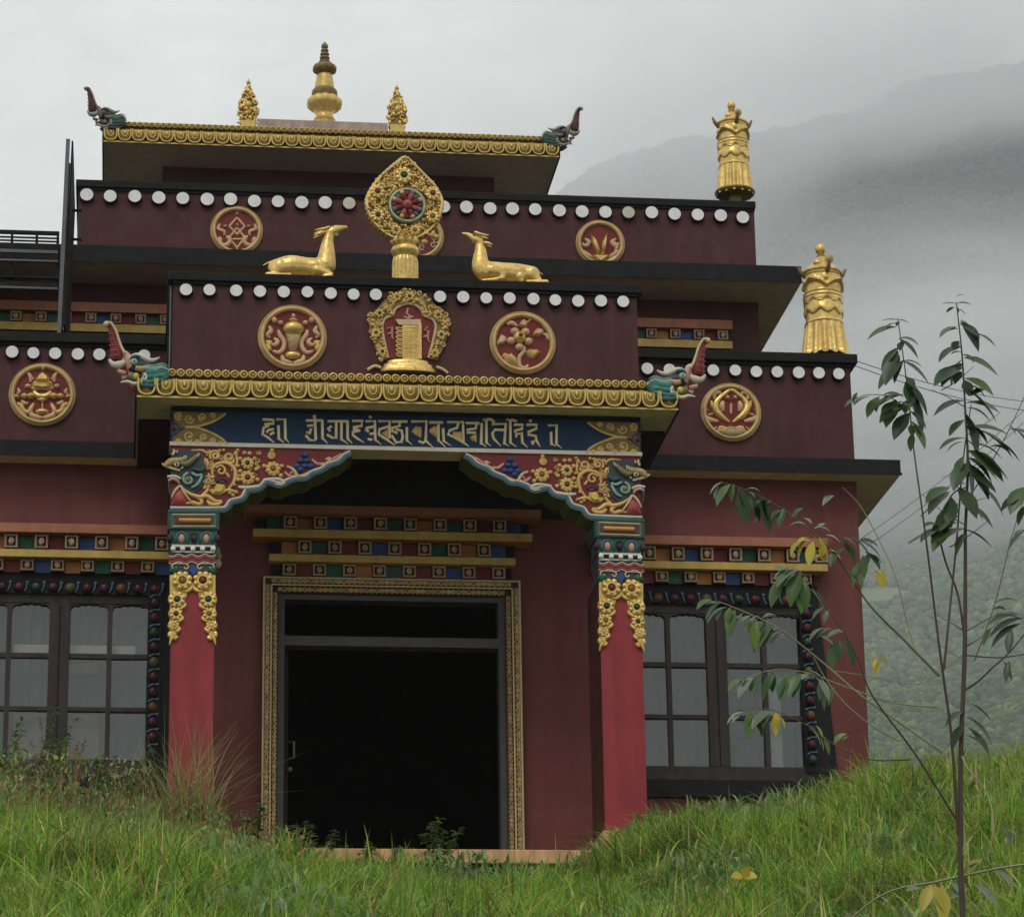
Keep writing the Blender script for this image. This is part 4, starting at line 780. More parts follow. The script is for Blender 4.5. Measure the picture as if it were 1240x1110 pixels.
# ================================================================== THINGS ON THE ROOFS
def remesh(o, vox, it=3):
    r = o.modifiers.new('remesh', 'REMESH'); r.mode = 'VOXEL'; r.voxel_size = vox; r.use_smooth_shade = True
    s_ = o.modifiers.new('smooth', 'SMOOTH'); s_.iterations = it; s_.factor = .5
    dg = bpy.context.evaluated_depsgraph_get(); me = bpy.data.meshes.new_from_object(o.evaluated_get(dg)); old = o.data; mm = old.materials[0]
    o.modifiers.clear(); o.data = me; me.materials.clear(); me.materials.append(mm)
    me.polygons.foreach_set('use_smooth', [True]*len(me.polygons)); return o
YD = .16
def local(q, org): q.v = [(x-org[0], y-org[1], z-org[2]) for x, y, z in q.v]; return q
# ---- deer
def deer(ox, oy, body, cap_z, extra, label):
    c = Crop(ox, oy, 10.33, YD); q = MB(); ln = c.ln
    for pts, rs, fy, dy in body:
        q.tube([(c.p(a, b)[0], YD+dy, c.p(a, b)[1]) for a, b in pts], [ln(r) for r in rs], golds, n=14, sm=3, fy=fy)
        for (a, b), r in ((pts[0], rs[0]), (pts[-1], rs[-1])): p = c.p(a, b); q.ell((p[0], YD+dy, p[1]), (ln(r), ln(r)*fy, ln(r)), golds, 12, 8)
    base = (c.p(*extra['mid'])[0], YD, mct)
    o_ = thing('deer_statue', label, 'deer statue', base, 'golden deer kneeling beside the wheel')
    zmin = min(v[2] for v in q.v); 
    for i, v in enumerate(q.v): q.v[i] = (v[0]-base[0], v[1]-base[1], v[2]-zmin+.012)
    b = remesh(q.build('body', o_), .0095, 2)
    dz = -zmin+.012
    q = MB()
    for pts, rs in extra['ears']:
        for s_ in (-1, 1): q.tube([(c.p(a, b_)[0]-base[0], s_*(.022+.008*i), c.p(a, b_)[1]+dz) for i, (a, b_) in enumerate(pts)], [ln(r) for r in rs], golds, n=8, sm=2)
    for s_ in (-1, 1): p = c.p(*extra['eye']); q.ell((p[0]-base[0], s_*ln(34)-.0, p[1]+dz), (.012, .012, .012), black, 8, 6)
    q.build('ear', o_, smooth=60)
    q = MB(); q.tube([(c.p(a, b_)[0]-base[0], .02, c.p(a, b_)[1]+dz) for a, b_ in extra['tail']], [ln(16), ln(13), ln(6)], golds, n=8, sm=2); q.build('tail', o_, smooth=60)
    q = MB(); a, b_ = extra['slab']; q.box(c.p(a, 800)[0]-base[0], c.p(b_, 800)[0]-base[0], -.1, .14, .001, .018, carve); q.build('base', o_)
deer(310, 255, [([(255, 640), (430, 615), (620, 630), (760, 640), (880, 600)], [112, 140, 128, 132, 105], .7, 0), ([(870, 610), (885, 490), (893, 370), (905, 290), (915, 225)], [138, 112, 88, 68, 58], .75, 0),
    ([(915, 210), (985, 170), (1060, 150), (1120, 140)], [54, 62, 42, 30], .8, 0), ([(960, 210), (1000, 225)], [44, 34], .7, 0),
    ([(300, 640), (250, 690), (200, 740)], [90, 70, 40], .5, -.05), ([(140, 762), (280, 770), (420, 765)], [34, 32, 26], .8, -.09), ([(160, 750), (400, 768)], [30, 26], .8, .1),
    ([(760, 690), (860, 720), (940, 745)], [48, 38, 28], .8, -.06), ([(935, 765), (800, 790), (660, 785)], [26, 26, 24], .8, -.07), ([(800, 700), (940, 770), (700, 790)], [40, 28, 24], .8, .09), ([(850, 610), (800, 690)], [75, 60], .5, -.05)], mct,
    dict(mid=(560, 800), ears=[([(920, 140), (860, 165), (790, 180), (730, 192)], [16, 20, 15, 5]), ([(880, 200), (800, 225), (722, 255)], [14, 24, 6])], tail=[(230, 550), (160, 570), (90, 605)], eye=(965, 150), slab=(90, 980)),
    'golden kneeling deer on the porch parapet, left of the wheel and facing right')
deer(550, 260, [([(430, 610), (600, 630), (800, 640), (970, 660)], [125, 130, 126, 112], .7, 0), ([(370, 620), (330, 560), (325, 450), (328, 360), (318, 300)], [130, 122, 98, 76, 60], .75, 0),
    ([(310, 250), (240, 210), (170, 165), (105, 148)], [58, 52, 32, 18], .8, 0), ([(270, 250), (250, 245)], [46, 40], .7, 0),
    ([(970, 660), (1020, 720), (1060, 760)], [88, 60, 40], .5, -.05), ([(905, 785), (1020, 790), (1140, 790)], [24, 32, 32], .8, -.09), ([(820, 700), (830, 750)], [60, 40], .6, -.05), ([(900, 785), (1130, 785)], [24, 30], .8, .1),
    ([(470, 620), (560, 650), (600, 700)], [70, 50, 38], .5, -.06), ([(600, 735), (480, 760), (350, 772)], [32, 32, 28], .8, -.08), ([(600, 765), (370, 785)], [26, 26], .8, .08)], mct,
    dict(mid=(640, 800), ears=[([(250, 140), (300, 165), (370, 185), (430, 188)], [20, 24, 18, 6]), ([(370, 270), (420, 285), (470, 302)], [18, 24, 8])], tail=[(1020, 610), (1070, 630), (1110, 655)], eye=(240, 185), slab=(230, 1240)),
    'golden kneeling deer on the porch parapet, right of the wheel and facing left')
# ---- wheel of law
c = Crop(435, 185, 6.94, YD); pc = c.p(383, 500); base = (pc[0], YD, mct)
Wh = thing('wheel_ornament', 'golden teardrop ornament with a jewelled eight-spoked wheel on a fluted pedestal', 'wheel ornament', base)
q = MB(); r = c.ln(104); h_ = c.p(380, 890)[1]-mct
q.lathe([(r*1.05, 0), (r*1.03, h_*.85), (r*.95, h_)], (pc[0], YD, mct), golds, 96, lambda t_, a, z: 1+.07*abs(math.sin(t_*8))); q.build('pedestal', None)
bpy.data.objects['pedestal'+('' if 'pedestal.001' not in bpy.data.objects else '.001')]
ped = [o for o in SC.objects if o.name.startswith('pedestal') and o.parent is None][0]
def adopt(o, root): o.parent = root; o.matrix_parent_inverse = Matrix.Translation(root.location).inverted(); return o
adopt(ped, Wh)
q = MB(); zb_ = mct+h_; zc1 = c.p(380, 830)[1]
q.lathe([(r*.9, 0), (c.ln(122), zc1-zb_-.02), (c.ln(126), zc1-zb_), (c.ln(110), zc1-zb_+.04), (c.ln(70), c.p(380, 790)[1]-zb_), (c.ln(95), c.p(380, 750)[1]-zb_), (c.ln(105), c.p(380, 725)[1]-zb_)], (pc[0], YD, zb_), golds, 32, None)
for i in range(11):
    a = i/10*math.pi*2; rr_ = c.ln(98); z_ = c.p(380, 745)[1]; q.ell((pc[0]+rr_*math.cos(a), YD+rr_*.7*math.sin(a), z_), (.04, .04, .06), golds, 8, 6)
adopt(q.build('lotus_cup', None, smooth=40), Wh)
tear = [(385, 55), (450, 110), (540, 200), (625, 290), (672, 370), (690, 440), (670, 540), (620, 630), (520, 710), (400, 740), (270, 720), (170, 650), (95, 560), (62, 440), (85, 350), (150, 250), (240, 160), (320, 95)]
q = MB(); tq = cat(c.q(tear), 3, True); q.prism(tq, YD-.05, YD+.05, goldd); q.st(tq, .02, YD-.05, golds, closed=True, sm=1, ry=.025, n=6)
rr = random.Random(2); cx0, cy0 = 395, 462
for i in range(560):
    a = rr.random()*6.283; r_ = rr.uniform(165, 420); x_, y_ = cx0+r_*math.cos(a), cy0+r_*math.sin(a)
    # inside test
    ins_ = False; n_ = len(tear)
    for k in range(n_):
        (x1, y1), (x2, y2) = tear[k], tear[(k+1) % n_]
        if (y1 > y_) != (y2 > y_) and x_ < (x2-x1)*(y_-y1)/(y2-y1)+x1: ins_ = not ins_
    if not ins_: continue
    p = c.p(x_, y_)
    if i % 2: q.ell((p[0], YD-.06, p[1]), (c.ln(rr.uniform(10, 19)), .03, c.ln(rr.uniform(10, 19))), golds, 8, 5)
    else: q.st(c.q(spiral(x_, y_, 22, 8, rr.random()*6, .9, 7)), c.ln(9), YD-.06, golds, sm=1, n=6)
for x_, y_, r_, j_ in ((370, 215, 66, mat('dark_teal_jewel', (.015, .06, .06), .2)), (150, 350, 55, jred), (612, 367, 55, jred), (152, 548, 52, jgrn), (610, 560, 52, jamb), (305, 672, 42, jamb), (462, 674, 42, jamb)):
    p = c.p(x_, y_); flower(q, p[0], p[1], c.ln(r_*1.18), YD-.07, golds, j_, 9)
# scalloped silhouette
for i in range(0, len(tq), 1): q.ell((tq[i][0], YD-.02, tq[i][1]), (.030, .05, .030), golds, 7, 5)
adopt(q.build('halo', None, smooth=55), Wh)
q = MB(); w_ = c.p(397, 465); y = YD-.075; R_ = c.ln(150)
cir = lambda r_, n=36: [(w_[0]+r_*math.cos(2*math.pi*i/n), w_[1]+r_*math.sin(2*math.pi*i/n)) for i in range(n)]
q.prism(cir(R_*1.14), y, y+.03, mat('verdigris_paint', (.10, .15, .09), .5)); q.prism(cir(R_), y-.012, y-.0005, teal); q.st(cir(R_*1.0), .013, y-.015, cream, closed=True, sm=1, n=6); q.st(cir(R_*1.1), .010, y-.006, mat('verdigris_paint', (.10, .15, .09), .5), closed=True, sm=1, n=6)
for i in range(8):
    a = i*math.pi/4+.39; p1 = (w_[0]+R_*.3*math.cos(a), w_[1]+R_*.3*math.sin(a)); p2 = (w_[0]+R_*.9*math.cos(a), w_[1]+R_*.9*math.sin(a)); q.st([p1, ((p1[0]+p2[0])/2, (p1[1]+p2[1])/2), p2], [.022, .035, .018], y-.016, mat('rose_paint', (.36, .07, .07), .5) if i % 2 else brick)
    q.ell((w_[0]+R_*.8*math.cos(a), y-.03, w_[1]+R_*.8*math.sin(a)), (.028, .02, .028), (pink, skyb, goldp)[i % 3], 8, 5)
    a += .39; q.ell((w_[0]+R_*.72*math.cos(a), y-.015, w_[1]+R_*.72*math.sin(a)), (.03, .016, .03), (tealg, brick)[i % 2], 8, 5)
q.ell((w_[0], y-.03, w_[1]), (.055, .04, .055), mat('rose_paint', (.36, .07, .07), .5), 12, 8); q.ell((w_[0], y-.06, w_[1]), (.02, .02, .02), skyb, 8, 6)
adopt(q.build('wheel', None, smooth=55), Wh)
# ---- victory banners
def banner(u, Y, vbot, vtop_body, rpx_top, rpx_bot, vk, zbase, label, disc_r=None):
    k = mpp(Y); x = X(u, (vbot+vtop_body)/2, Y); z0 = Z(u, vbot, Y-rpx_bot*k); z1 = Z(u, vtop_body, Y-rpx_top*k); zk = Z(u, vk, Y)
    R0, R1 = rpx_bot*k, rpx_top*k; H = z1-z0; o = thing('victory_banner', label, 'roof finial', (x, Y, zbase), 'gilded cylinder banners on the roof corners')
    q = MB(); n, mrow = 128, 110; prof = []
    V = []; F_ = []
    for i in range(mrow+1):
        t_ = i/mrow; z = z0-zbase+H*t_
        base_r = R1+(R0-R1)*max(0, 1-t_/.55)**1.8*.9
        for j in range(n):
            a = 2*math.pi*j/n; r_ = base_r
            if t_ < .40:                                   # long pleats
                r_ += R1*.09*math.cos(a*14)*(1-(t_/.40)**3); r_ += R1*.05*max(0, math.cos(a*7))**8
                if abs(t_-.39) < .012: r_ += R1*.05
            for tc_, ph, amp, m_ in ((.52, 0, .12, 8), (.66, .5, .10, 8)):
                edge = tc_-.05*abs(math.cos(a*m_/2+ph*math.pi))
                if edge < t_ < tc_+.10: r_ += R1*amp*(1-abs((t_-edge)/(tc_+.10-edge)-.3))
            if .76 < t_ < .96:                            # face-like garlands
                s_ = math.cos(a*4); dr = t_-(.80+.09*abs(math.sin(a*2)))
                r_ += R1*.2*math.exp(-(dr/.02)**2); r_ += R1*.14*math.exp(-((t_-.90)/.03)**2)*max(0, math.cos(a*8))
            for tb in (.70, .745, .975, .995): r_ += R1*.05*math.exp(-((t_-tb)/.007)**2)
            if t_ < .02: r_ += R1*.02
            V.append((r_*math.cos(a), r_*math.sin(a), z-(.02*(1+math.cos(a*14)) if i == 0 else 0)))
    for i in range(mrow):
        for j in range(n): F_.append((i*n+j, i*n+(j+1) % n, (i+1)*n+(j+1) % n, (i+1)*n+j))
    F_.append(list(range(n-1, -1, -1))); F_.append(list(range(mrow*n, mrow*n+n))); q.add(V, F_, golds); q.build('banner_drum', o, smooth=70)
    q = MB(); zt = z1-zbase; hk = zk-z1
    q.lathe([(R1*1.12, 0), (R1*1.14, .015), (R1*1.05, .03), (R1*.9, .05), (R1*.6, hk*.35), (R1*.3, hk*.5), (R1*.2, hk*.6), (R1*.25, hk*.62)], (0, 0, zt), golds, 32)
    q.ell((0, 0, zt+hk*.85), (R1*.3, R1*.3, R1*.34), golds, 14, 10); q.ell((R1*.35, -R1*.5, zt+hk*.45), (R1*.26, R1*.2, R1*.28), carve, 12, 8); q.ell((-R1*.3, -R1*.55, zt+hk*.28), (R1*.3, R1*.2, R1*.18), golds, 12, 8)
    for a in (0, 1, 2, 3):
        t_ = a*math.pi/2+.1; cx_, sy_ = math.cos(t_), math.sin(t_); q.tube([(R1*.95*cx_, R1*.95*sy_, zt-.03), (R1*1.2*cx_, R1*1.2*sy_, zt+.01), (R1*1.42*cx_, R1*1.42*sy_, zt+.09)], [.03, .026, .012], goldd, n=8, sm=3)
    q.build('crown', o, smooth=60)
    q = MB(); R_ = disc_r*k if disc_r else R0*1.02; zz = z0-zbase
    if disc_r: q.lathe([(R_*.35, 0), (R_*.3, zz-.05), (R_*.9, zz-.03), (R_, zz), (R_*.98, zz+.02), (R_*.8, zz+.03)], (0, 0, 0), goldd, 40)
    else: q.lathe([(R_*1.0, 0), (R_*.95, zz*.4), (R_*.7, zz*.6), (R_*.7, zz+.02)], (0, 0, 0), mat('tarnished_brown', (.07, .045, .03), .6), 32)
    q.build('base', o, smooth=40)
banner(888, YUP+.32, 226, 145, 18.5, 22.5, 124, uzt, 'gilded cylinder banner on a round dish, on the upper parapet corner against the clouds', 26)
banner(997, YP+.30, 422, 325, 22.8, 29, 297, ctop, 'larger gilded cylinder banner on the lower right parapet corner')
# ---- lantern roof finials
rt = zl+.22
k = mpp(YL+1); uF = lambda v, r_: (r_*k, Z(393, v, YL+1)-rt)
q = MB(); xf = X(393, 120, YL+1); fin = thing('roof_finial', 'tall tiered golden spire in the middle of the top roof', 'roof finial', (xf, YL+1, rt))
q.lathe([(12*k, 0), uF(150, 12), uF(146, 14), uF(142, 11), uF(138, 11), uF(134, 15)], (0, 0, 0), golds, 28); q.build('base', fin, smooth=50)
q = MB(); q.lathe([uF(134, 15), uF(129, 20), uF(124, 20.5), uF(120, 17), uF(118, 14)], (0, 0, 0), goldc, 64, lambda t_, a, z: 1+.13*abs(math.sin(t_*5))); q.lathe([uF(118, 15.5), uF(114, 16.5), uF(111, 16), uF(109, 14)], (0, 0, 0), goldd, 32); q.build('lotus', fin, smooth=50)
q = MB(); q.lathe([uF(109, 12.5), uF(103, 12), uF(96, 10.5), uF(92, 10), uF(90, 8)], (0, 0, 0), goldc, 32); q.lathe([uF(90, 8), uF(87, 13), uF(84, 14), uF(80, 12), uF(77, 7)], (0, 0, 0), goldd, 48, lambda t_, a, z: 1+.14*abs(math.sin(t_*5))); q.build('bell', fin, smooth=50)
q = MB(); pr = [uF(77, 5.5)]
for v_, r_ in ((76, 7), (74.5, 7), (73, 4.4), (71.5, 6.4), (70, 6.4), (68.5, 4), (67, 5.8), (65.5, 5.8), (64, 3.6), (62.5, 5), (61, 5), (59.5, 3), (57.5, 4.6), (55, 4.2), (53, 2.4), (51, .6)): pr.append(uF(v_, r_))
q.lathe(pr, (0, 0, 0), mat('aged_bronze', (.20, .15, .085), .45, metal=.3), 24); q.build('spire', fin, smooth=60)
for (u, v0, v1, hw_, lab) in ((300.5, 149, 99, 11.5, 'small golden flame ornament on the top roof, left of the spire'), (480.5, 154, 106, 11.5, 'small golden flame ornament on the top roof, right of the spire')):
    Yf = YL+.6; k = mpp(Yf); x = X(u, 130, Yf); z0 = Z(u, v0, Yf); hgt = Z(u, v1, Yf)-z0; o = thing('flame_ornament', lab, 'roof finial', (x, Yf, rt), 'flame ornaments flanking the spire'); zo = z0-rt
    q = MB(); a = hw_*k; ol = [(-a*.75, 0), (-a, hgt*.25), (-a*.9, hgt*.5), (-a*.55, hgt*.68), (-a*.2, hgt*.82), (0, hgt), (a*.2, hgt*.82), (a*.55, hgt*.68), (a*.9, hgt*.5), (a, hgt*.25), (a*.75, 0)]
    q.prism([(p[0], p[1]+zo) for p in ol], -.05, .05, goldd); q.box(-a*.8, a*.8, -.08, .08, 0, zo+.01, goldc)
    rr = random.Random(int(u))
    for i in range(70):
        t_ = rr.random(); wv = a*(1 if t_ < .5 else (1-(t_-.5)*2))*.95; x_ = rr.uniform(-wv, wv); s_ = -1 if i % 3 else 1
        if i % 2: q.ell((x_, s_*.06, zo+hgt*t_*.85), (.03, .03, .04), golds, 7, 5)
        else: q.st([(x_+b_, zo+hgt*t_*.85+d_) for b_, d_ in spiral(0, 0, .05, .015, rr.random()*6, .8, 6)], .014, s_*.06, golds, sm=1, n=6)
    for p in ol: q.ell((p[0]*.97, 0, p[1]*.97+zo), (.035, .05, .045), golds, 7, 5)
    q.ell((0, -.07, zo+hgt*.4), (a*.35, .04, a*.4), goldc, 10, 6); q.tube([(0, 0, zo+hgt*.9), (0.01, 0, zo+hgt*1.0), (0, 0, zo+hgt*1.07)], [.02, .014, .004], metal, n=6); q.build('flame', o, smooth=60)
# ---- dragon heads at the roof corners
dc = Crop(110, 370, 8.54, YC)
def dragon_parts():
    D = {}; ln = dc.ln; o0 = dc.p(640, 760)
    def P3(a, b, dy=0): p = dc.p(a, b); return (p[0]-o0[0], dy, p[1]-o0[1])
    T_ = lambda q, pts, rs, m, dys=0, n=10, sm=3, fy=1: q.tube([P3(a, b, dys if not hasattr(dys, '__len__') else dys[i]) for i, (a, b) in enumerate(pts)], [ln(r) for r in rs], m, n=n, sm=sm, fy=fy)
    maro = mat('rose_paint', (.36, .07, .07), .5); pt = mat('pale_teal_paint', (.25, .42, .38), .5); dark = mat('slate_paint', (.05, .06, .07), .6)
    q = MB(); T_(q, [(165, 185), (205, 215), (230, 310), (250, 400), (262, 480), (265, 545)], [24, 30, 40, 56, 68, 62], brick, fy=.8)
    T_(q, [(175, 168), (215, 190), (255, 260), (282, 340), (310, 420), (345, 480)], [16, 15, 15, 15, 17, 20], cream, -.03); q.ell(P3(160, 178), (ln(36), ln(32), ln(34)), cream, 12, 8)
    for i, (x_, y_, r_) in enumerate(((215, 270, 38), (228, 330, 46), (240, 390, 56), (250, 445, 66), (258, 500, 70))): q.tube([P3(x_-r_, y_+8, 0), P3(x_, y_+16, -ln(r_*.85)), P3(x_+r_*.9, y_+6, 0)], ln(7), maro, n=6, sm=4)
    D['trunk'] = q
    q = MB(); T_(q, [(185, 540), (230, 590), (290, 590), (350, 560)], [14, 34, 46, 30], offw); T_(q, [(340, 470), (370, 500), (400, 560), (430, 620)], [36, 44, 60, 60], pink)
    T_(q, [(420, 590), (500, 600), (580, 620), (640, 650)], [80, 84, 80, 60], dark); T_(q, [(390, 540), (450, 510), (520, 520), (590, 550), (650, 545), (705, 515)], [14, 30, 34, 30, 20, 6], offw, -.05)
    T_(q, [(400, 545), (440, 525), (500, 530)], [12, 20, 12], tealg, -.09); T_(q, [(450, 640), (530, 650), (590, 610)], [26, 34, 14], carve, -.07)
    for s_ in (-1, 1): q.ell(P3(435, 582, s_*.085), (ln(40), ln(22), ln(38)), mat('pale_teal_paint', (.25, .42, .38), .5), 12, 8); q.ell(P3(435, 582, s_*.10), (ln(24), ln(16), ln(24)), offw, 12, 8); q.ell(P3(433, 580, s_*.115), (ln(11), ln(8), ln(11)), black, 8, 6)
    D['head'] = q
    q = MB(); T_(q, [(270, 660), (320, 680), (360, 680)], [20, 28, 16], pink, -.02); T_(q, [(320, 730), (350, 720), (400, 710)], [26, 22, 14], pink); T_(q, [(300, 790), (370, 780), (440, 800), (510, 780), (545, 720), (530, 660), (480, 640)], [8, 18, 22, 24, 22, 18, 10], offw, -.05)
    T_(q, [(380, 690), (460, 720), (520, 690)], [40, 54, 30], mat('moss_paint', (.20, .20, .08), .5)); q.ell(P3(460, 720, -.06), (ln(32), ln(24), ln(36)), mat('lemon_paint', (.66, .5, .12), .5), 10, 7); T_(q, [(380, 640), (400, 690), (380, 760)], [20, 16, 10], maro)
    T_(q, [(400, 790), (480, 830), (540, 850)], [30, 44, 30], maro, .03); D['jaw'] = q
    q = MB()
    for k_, (pts, rs, m_) in enumerate((([(560, 640), (650, 640), (730, 620), (795, 650)], [30, 34, 28, 8], pt), ([(550, 690), (640, 690), (730, 670), (810, 690)], [30, 34, 30, 8], tealg), ([(540, 740), (630, 740), (720, 720), (800, 730)], [30, 36, 30, 8], tealg), ([(520, 790), (610, 795), (700, 770), (780, 760)], [28, 34, 28, 8], tealg), ([(500, 830), (590, 840), (670, 830), (740, 800)], [24, 30, 26, 8], teal))):
        for dy in (-.07, .0, .07): T_(q, pts, rs, m_ if dy < .05 else teal, dy-.01*k_, n=9, fy=.9)
        T_(q, [(a, b-26) for a, b in pts], [3, 7, 7, 3], pt, -.10, n=6)
    T_(q, [(560, 700), (640, 740), (740, 760)], [70, 100, 60], dark, .02, fy=.7); T_(q, [(540, 700), (560, 750), (520, 800)], [12, 20, 10], offw, -.1)
    D['mane'] = q
    return D
DP = dragon_parts()
DM = {k_: q.build('dragon_'+k_, None, smooth=60) for k_, q in DP.items()}
meshes = {k_: o.data for k_, o in DM.items()}
for o in DM.values(): bpy.data.objects.remove(o)
def mirrored(me):
    b = bmesh.new(); b.from_mesh(me); bmesh.ops.scale(b, vec=(-1, 1, 1), verts=b.verts); bmesh.ops.reverse_faces(b, faces=b.faces); m2 = me.copy(); b.to_mesh(m2); b.free(); return m2
mesh_m = {k_: mirrored(m_) for k_, m_ in meshes.items()}
oL = dc.p(640, 760)
AG = {}
def darkened(me):  # darker, greyer copies of the paints for the top-roof heads
    if me.name in AG: return AG[me.name]
    m2 = me.copy(); AG[me.name] = m2
    for i_, mt in enumerate(m2.materials):
        c0 = [n_ for n_ in mt.node_tree.nodes if n_.type == 'RGB'][0].outputs[0].default_value
        g_ = sum(c0[:3])/3; m2.materials[i_] = mat('aged_'+mt.name, tuple((c0[k_]*.45+g_*.25)*.7+.006 for k_ in range(3)), .55, var=.3, scale=14, bump=.2)
    return m2
for (side, loc, sc, rz, lab) in ((-1, (oL[0], YC+.1, oL[1]), 1, .12, 'painted trunk-nosed dragon head at the left end of the porch cornice'), (1, (-oL[0]+.02, YC+.1, oL[1]-.0), 1, -.12, 'painted trunk-nosed dragon head at the right end of the porch cornice'),
    (-1, (X(140, 150, YL+.1), YL+.1, Z(140, 153, YL+.1)), .93, .15, 'small dark dragon head at the left corner of the top roof'), (1, (X(668, 168, YL+.1), YL+.1, Z(668, 174, YL+.1)), .93, -.15, 'small dark dragon head at the right corner of the top roof')):
    o = thing('dragon_head', lab, 'dragon head', loc, 'dragon heads on the roof corners'); o.rotation_euler = (0, 0, rz); o.scale = (sc, sc, sc)
    for k_, m_ in (meshes if side < 0 else mesh_m).items():
        if loc[1] > 5: m_ = darkened(m_)
        ch = bpy.data.objects.new(k_, m_); SC.collection.objects.link(ch); ch.parent = o
# ---- seen at the left edge: steel signboard edge-on, and the roof railing
Ys = YP+.6; x0, z0 = P(69, 403, Ys); x1, z1 = P(78, 168, Ys)
o = thing('steel_panel', 'tall narrow steel framed panel seen edge-on, standing on the left roof', 'panel', (x0, Ys, z0))
q = MB(); q.box(0, .045, 0, .06, 0, z1-z0, metal); q.box(.046, .062, .0, .06, .05, z1-z0-.3, black); 
V = [(.063, .0, .1), (.063, .05, z1-z0), (.095, .9, z1-z0-.5), (.10, .9, .1)]
q.add(V+[(x+.02, y, z) for x, y, z in V], [(0, 1, 2, 3), (7, 6, 5, 4), (0, 4, 5, 1), (1, 5, 6, 2), (2, 6, 7, 3), (3, 7, 4, 0)], black); q.build('frame', o)
for v_ in (254, 289): q = MB(); zz = Z(85, v_, Ys+.5)-z0; q.box(.08, X(97, v_, Ys+.6)-x0, .5, .53, zz-.012, zz+.012, black); q.build('stay', o)
o.rotation_euler = (0, math.radians(.85), 0)
Yr = YU+.2
o = thing('roof_railing', 'thin dark metal railing along the upper left roof edge', 'railing', (X(40, 297, Yr), Yr, zu+ufh))
q = MB(); ox_, oz_ = o.location.x, o.location.z
for v_, t_ in ((282, .022), (298, .014), (288, .005), (292, .005)): zz = Z(40, v_, Yr)-oz_; q.box(XL-ox_, X(72, v_, Yr)-ox_, -.02, .02, zz-t_, zz+t_, black)
q.build('rail', o)
q = MB()
for u_ in (-60, -30, 14.5, 44.5, 70): q.box(X(u_, 290, Yr)-ox_-.015, X(u_, 290, Yr)-ox_+.015, -.015, .015, 0, Z(40, 281, Yr)-oz_, black)
q.build('post', o)
# scaffold of dark bars hung in front of the left eave
Yk = YU-.25; o = thing('metal_awning_frame', 'dark horizontal steel bars in front of the upper left eave', 'metal frame', (X(30, 350, Yk), Yk, Z(30, 362, Yk)))
q = MB(); ox_, oz_ = o.location.x, o.location.z
for v_, t_, m_ in ((300, .03, black), (305, .02, metal), (311, .03, black), (316, .012, metal), (349, .014, metal), (345, .03, black), (336, .012, black)): zz = Z(30, v_, Yk)-oz_; q.box(XL-ox_, X(70, v_, Yk)-ox_, -.03, .03, zz-t_, zz+t_, m_)
for u_ in (-60, 13, 70): a = X(u_, 330, Yk)-ox_; q.box(a-.02, a+.02, .031, .06, Z(30, 354, Yk)-oz_, Z(30, 298, Yk)-oz_, black)
q.build('bar', o)
# power cables
for i, (a, b, Yc_) in enumerate(((( 1034, 436), (1300, 490), YP+.3), ((1036, 443), (1300, 502), YP+.3), ((1043, 652), (1300, 438), YW+1), ((1046, 664), (1300, 452), YW+1))):
    p0 = P(*a, Yc_); p1 = P(*b, Yc_+8); q = MB(); pts = []
    for k_ in range(13): t_ = k_/12; pts.append((p0[0]+(p1[0]-p0[0])*t_, Yc_+8*t_, p0[1]+(p1[1]-p0[1])*t_-.25*4*t_*(1-t_)*.5))
    q.tube(pts, .006, metal, n=5)
    o = q.build('power_cable', None); tag(o, ['thin cable leaving the right parapet corner, the upper of two', 'thin cable leaving the right parapet corner, the lower of two', 'thin cable climbing to the right from the wall corner, the upper one', 'thin cable climbing to the right from the wall corner, the lower one'][i], 'cable', 'cables running off to the right')
# ================================================================== GROUND
def sst(a, b, x): t_ = np.clip((x-a)/(b-a), 0, 1); return t_*t_*(3-2*t_)
def gz(x, y):
    x = np.asarray(x, float); y = np.asarray(y, float)
    fr = np.where(np.abs(x) < 2.72, sst(-.28, -.8, y), 1.)
    top = -.36+ (.27*sst(-.9, -2.3, x)+.34*sst(1.3, 2.5, x))*fr+.08*sst(-2.6, -4, x)+.78*sst(1.9, 6.0, x)-.30*sst(6.5, 10, x)       # level along the building
    base = -7.45
    t_ = np.clip((-y)/31., -.3, 1.4)
    prof = np.interp(t_, [-.3, -.02, .03, .12, .35, 1., 1.4], [0.02, 0., .015, .095, .335, 1.0, 1.25])
    h = top+(base-top)*prof
    h += .10*np.sin(x*.9+y*.35)*np.exp(-((y+6)/8)**2)+.05*np.sin(x*2.3-y*1.1)*sst(-.5, -3, y)
    far = sst(14, 60, np.abs(x)); h = h*(1-far*.0)
    back = sst(8, 60, y); h = h-back*18
    return h
nx_, ny_ = 420, 260
xs_ = np.concatenate([np.linspace(-400, -16, 30), np.linspace(-15.5, 20, nx_-60), np.linspace(21, 700, 30)]); ys_ = np.concatenate([np.linspace(-120, -33, 20), np.linspace(-32.5, -3.1, 120), np.linspace(-3, 14, 150), np.linspace(15, 420, 40)])
gx_, gy_ = np.meshgrid(xs_, ys_); g_z = gz(gx_, gy_)
V = np.stack([gx_, gy_, g_z], -1).reshape(-1, 3); nx2 = len(xs_)
F_ = [(j*nx2+i, j*nx2+i+1, (j+1)*nx2+i+1, (j+1)*nx2+i) for j in range(len(ys_)-1) for i in range(nx2-1)]
me = bpy.data.meshes.new('ground'); me.from_pydata(V.tolist(), [], F_); me.materials.append(mat('soil', (.045, .05, .018), .9, var=.3, scale=2, bump=.8, bscale=12, col2=(.07, .05, .025)))
me.polygons.foreach_set('use_smooth', [True]*len(F_)); o = bpy.data.objects.new('ground', me); SC.collection.objects.link(o); o['kind'] = 'structure'
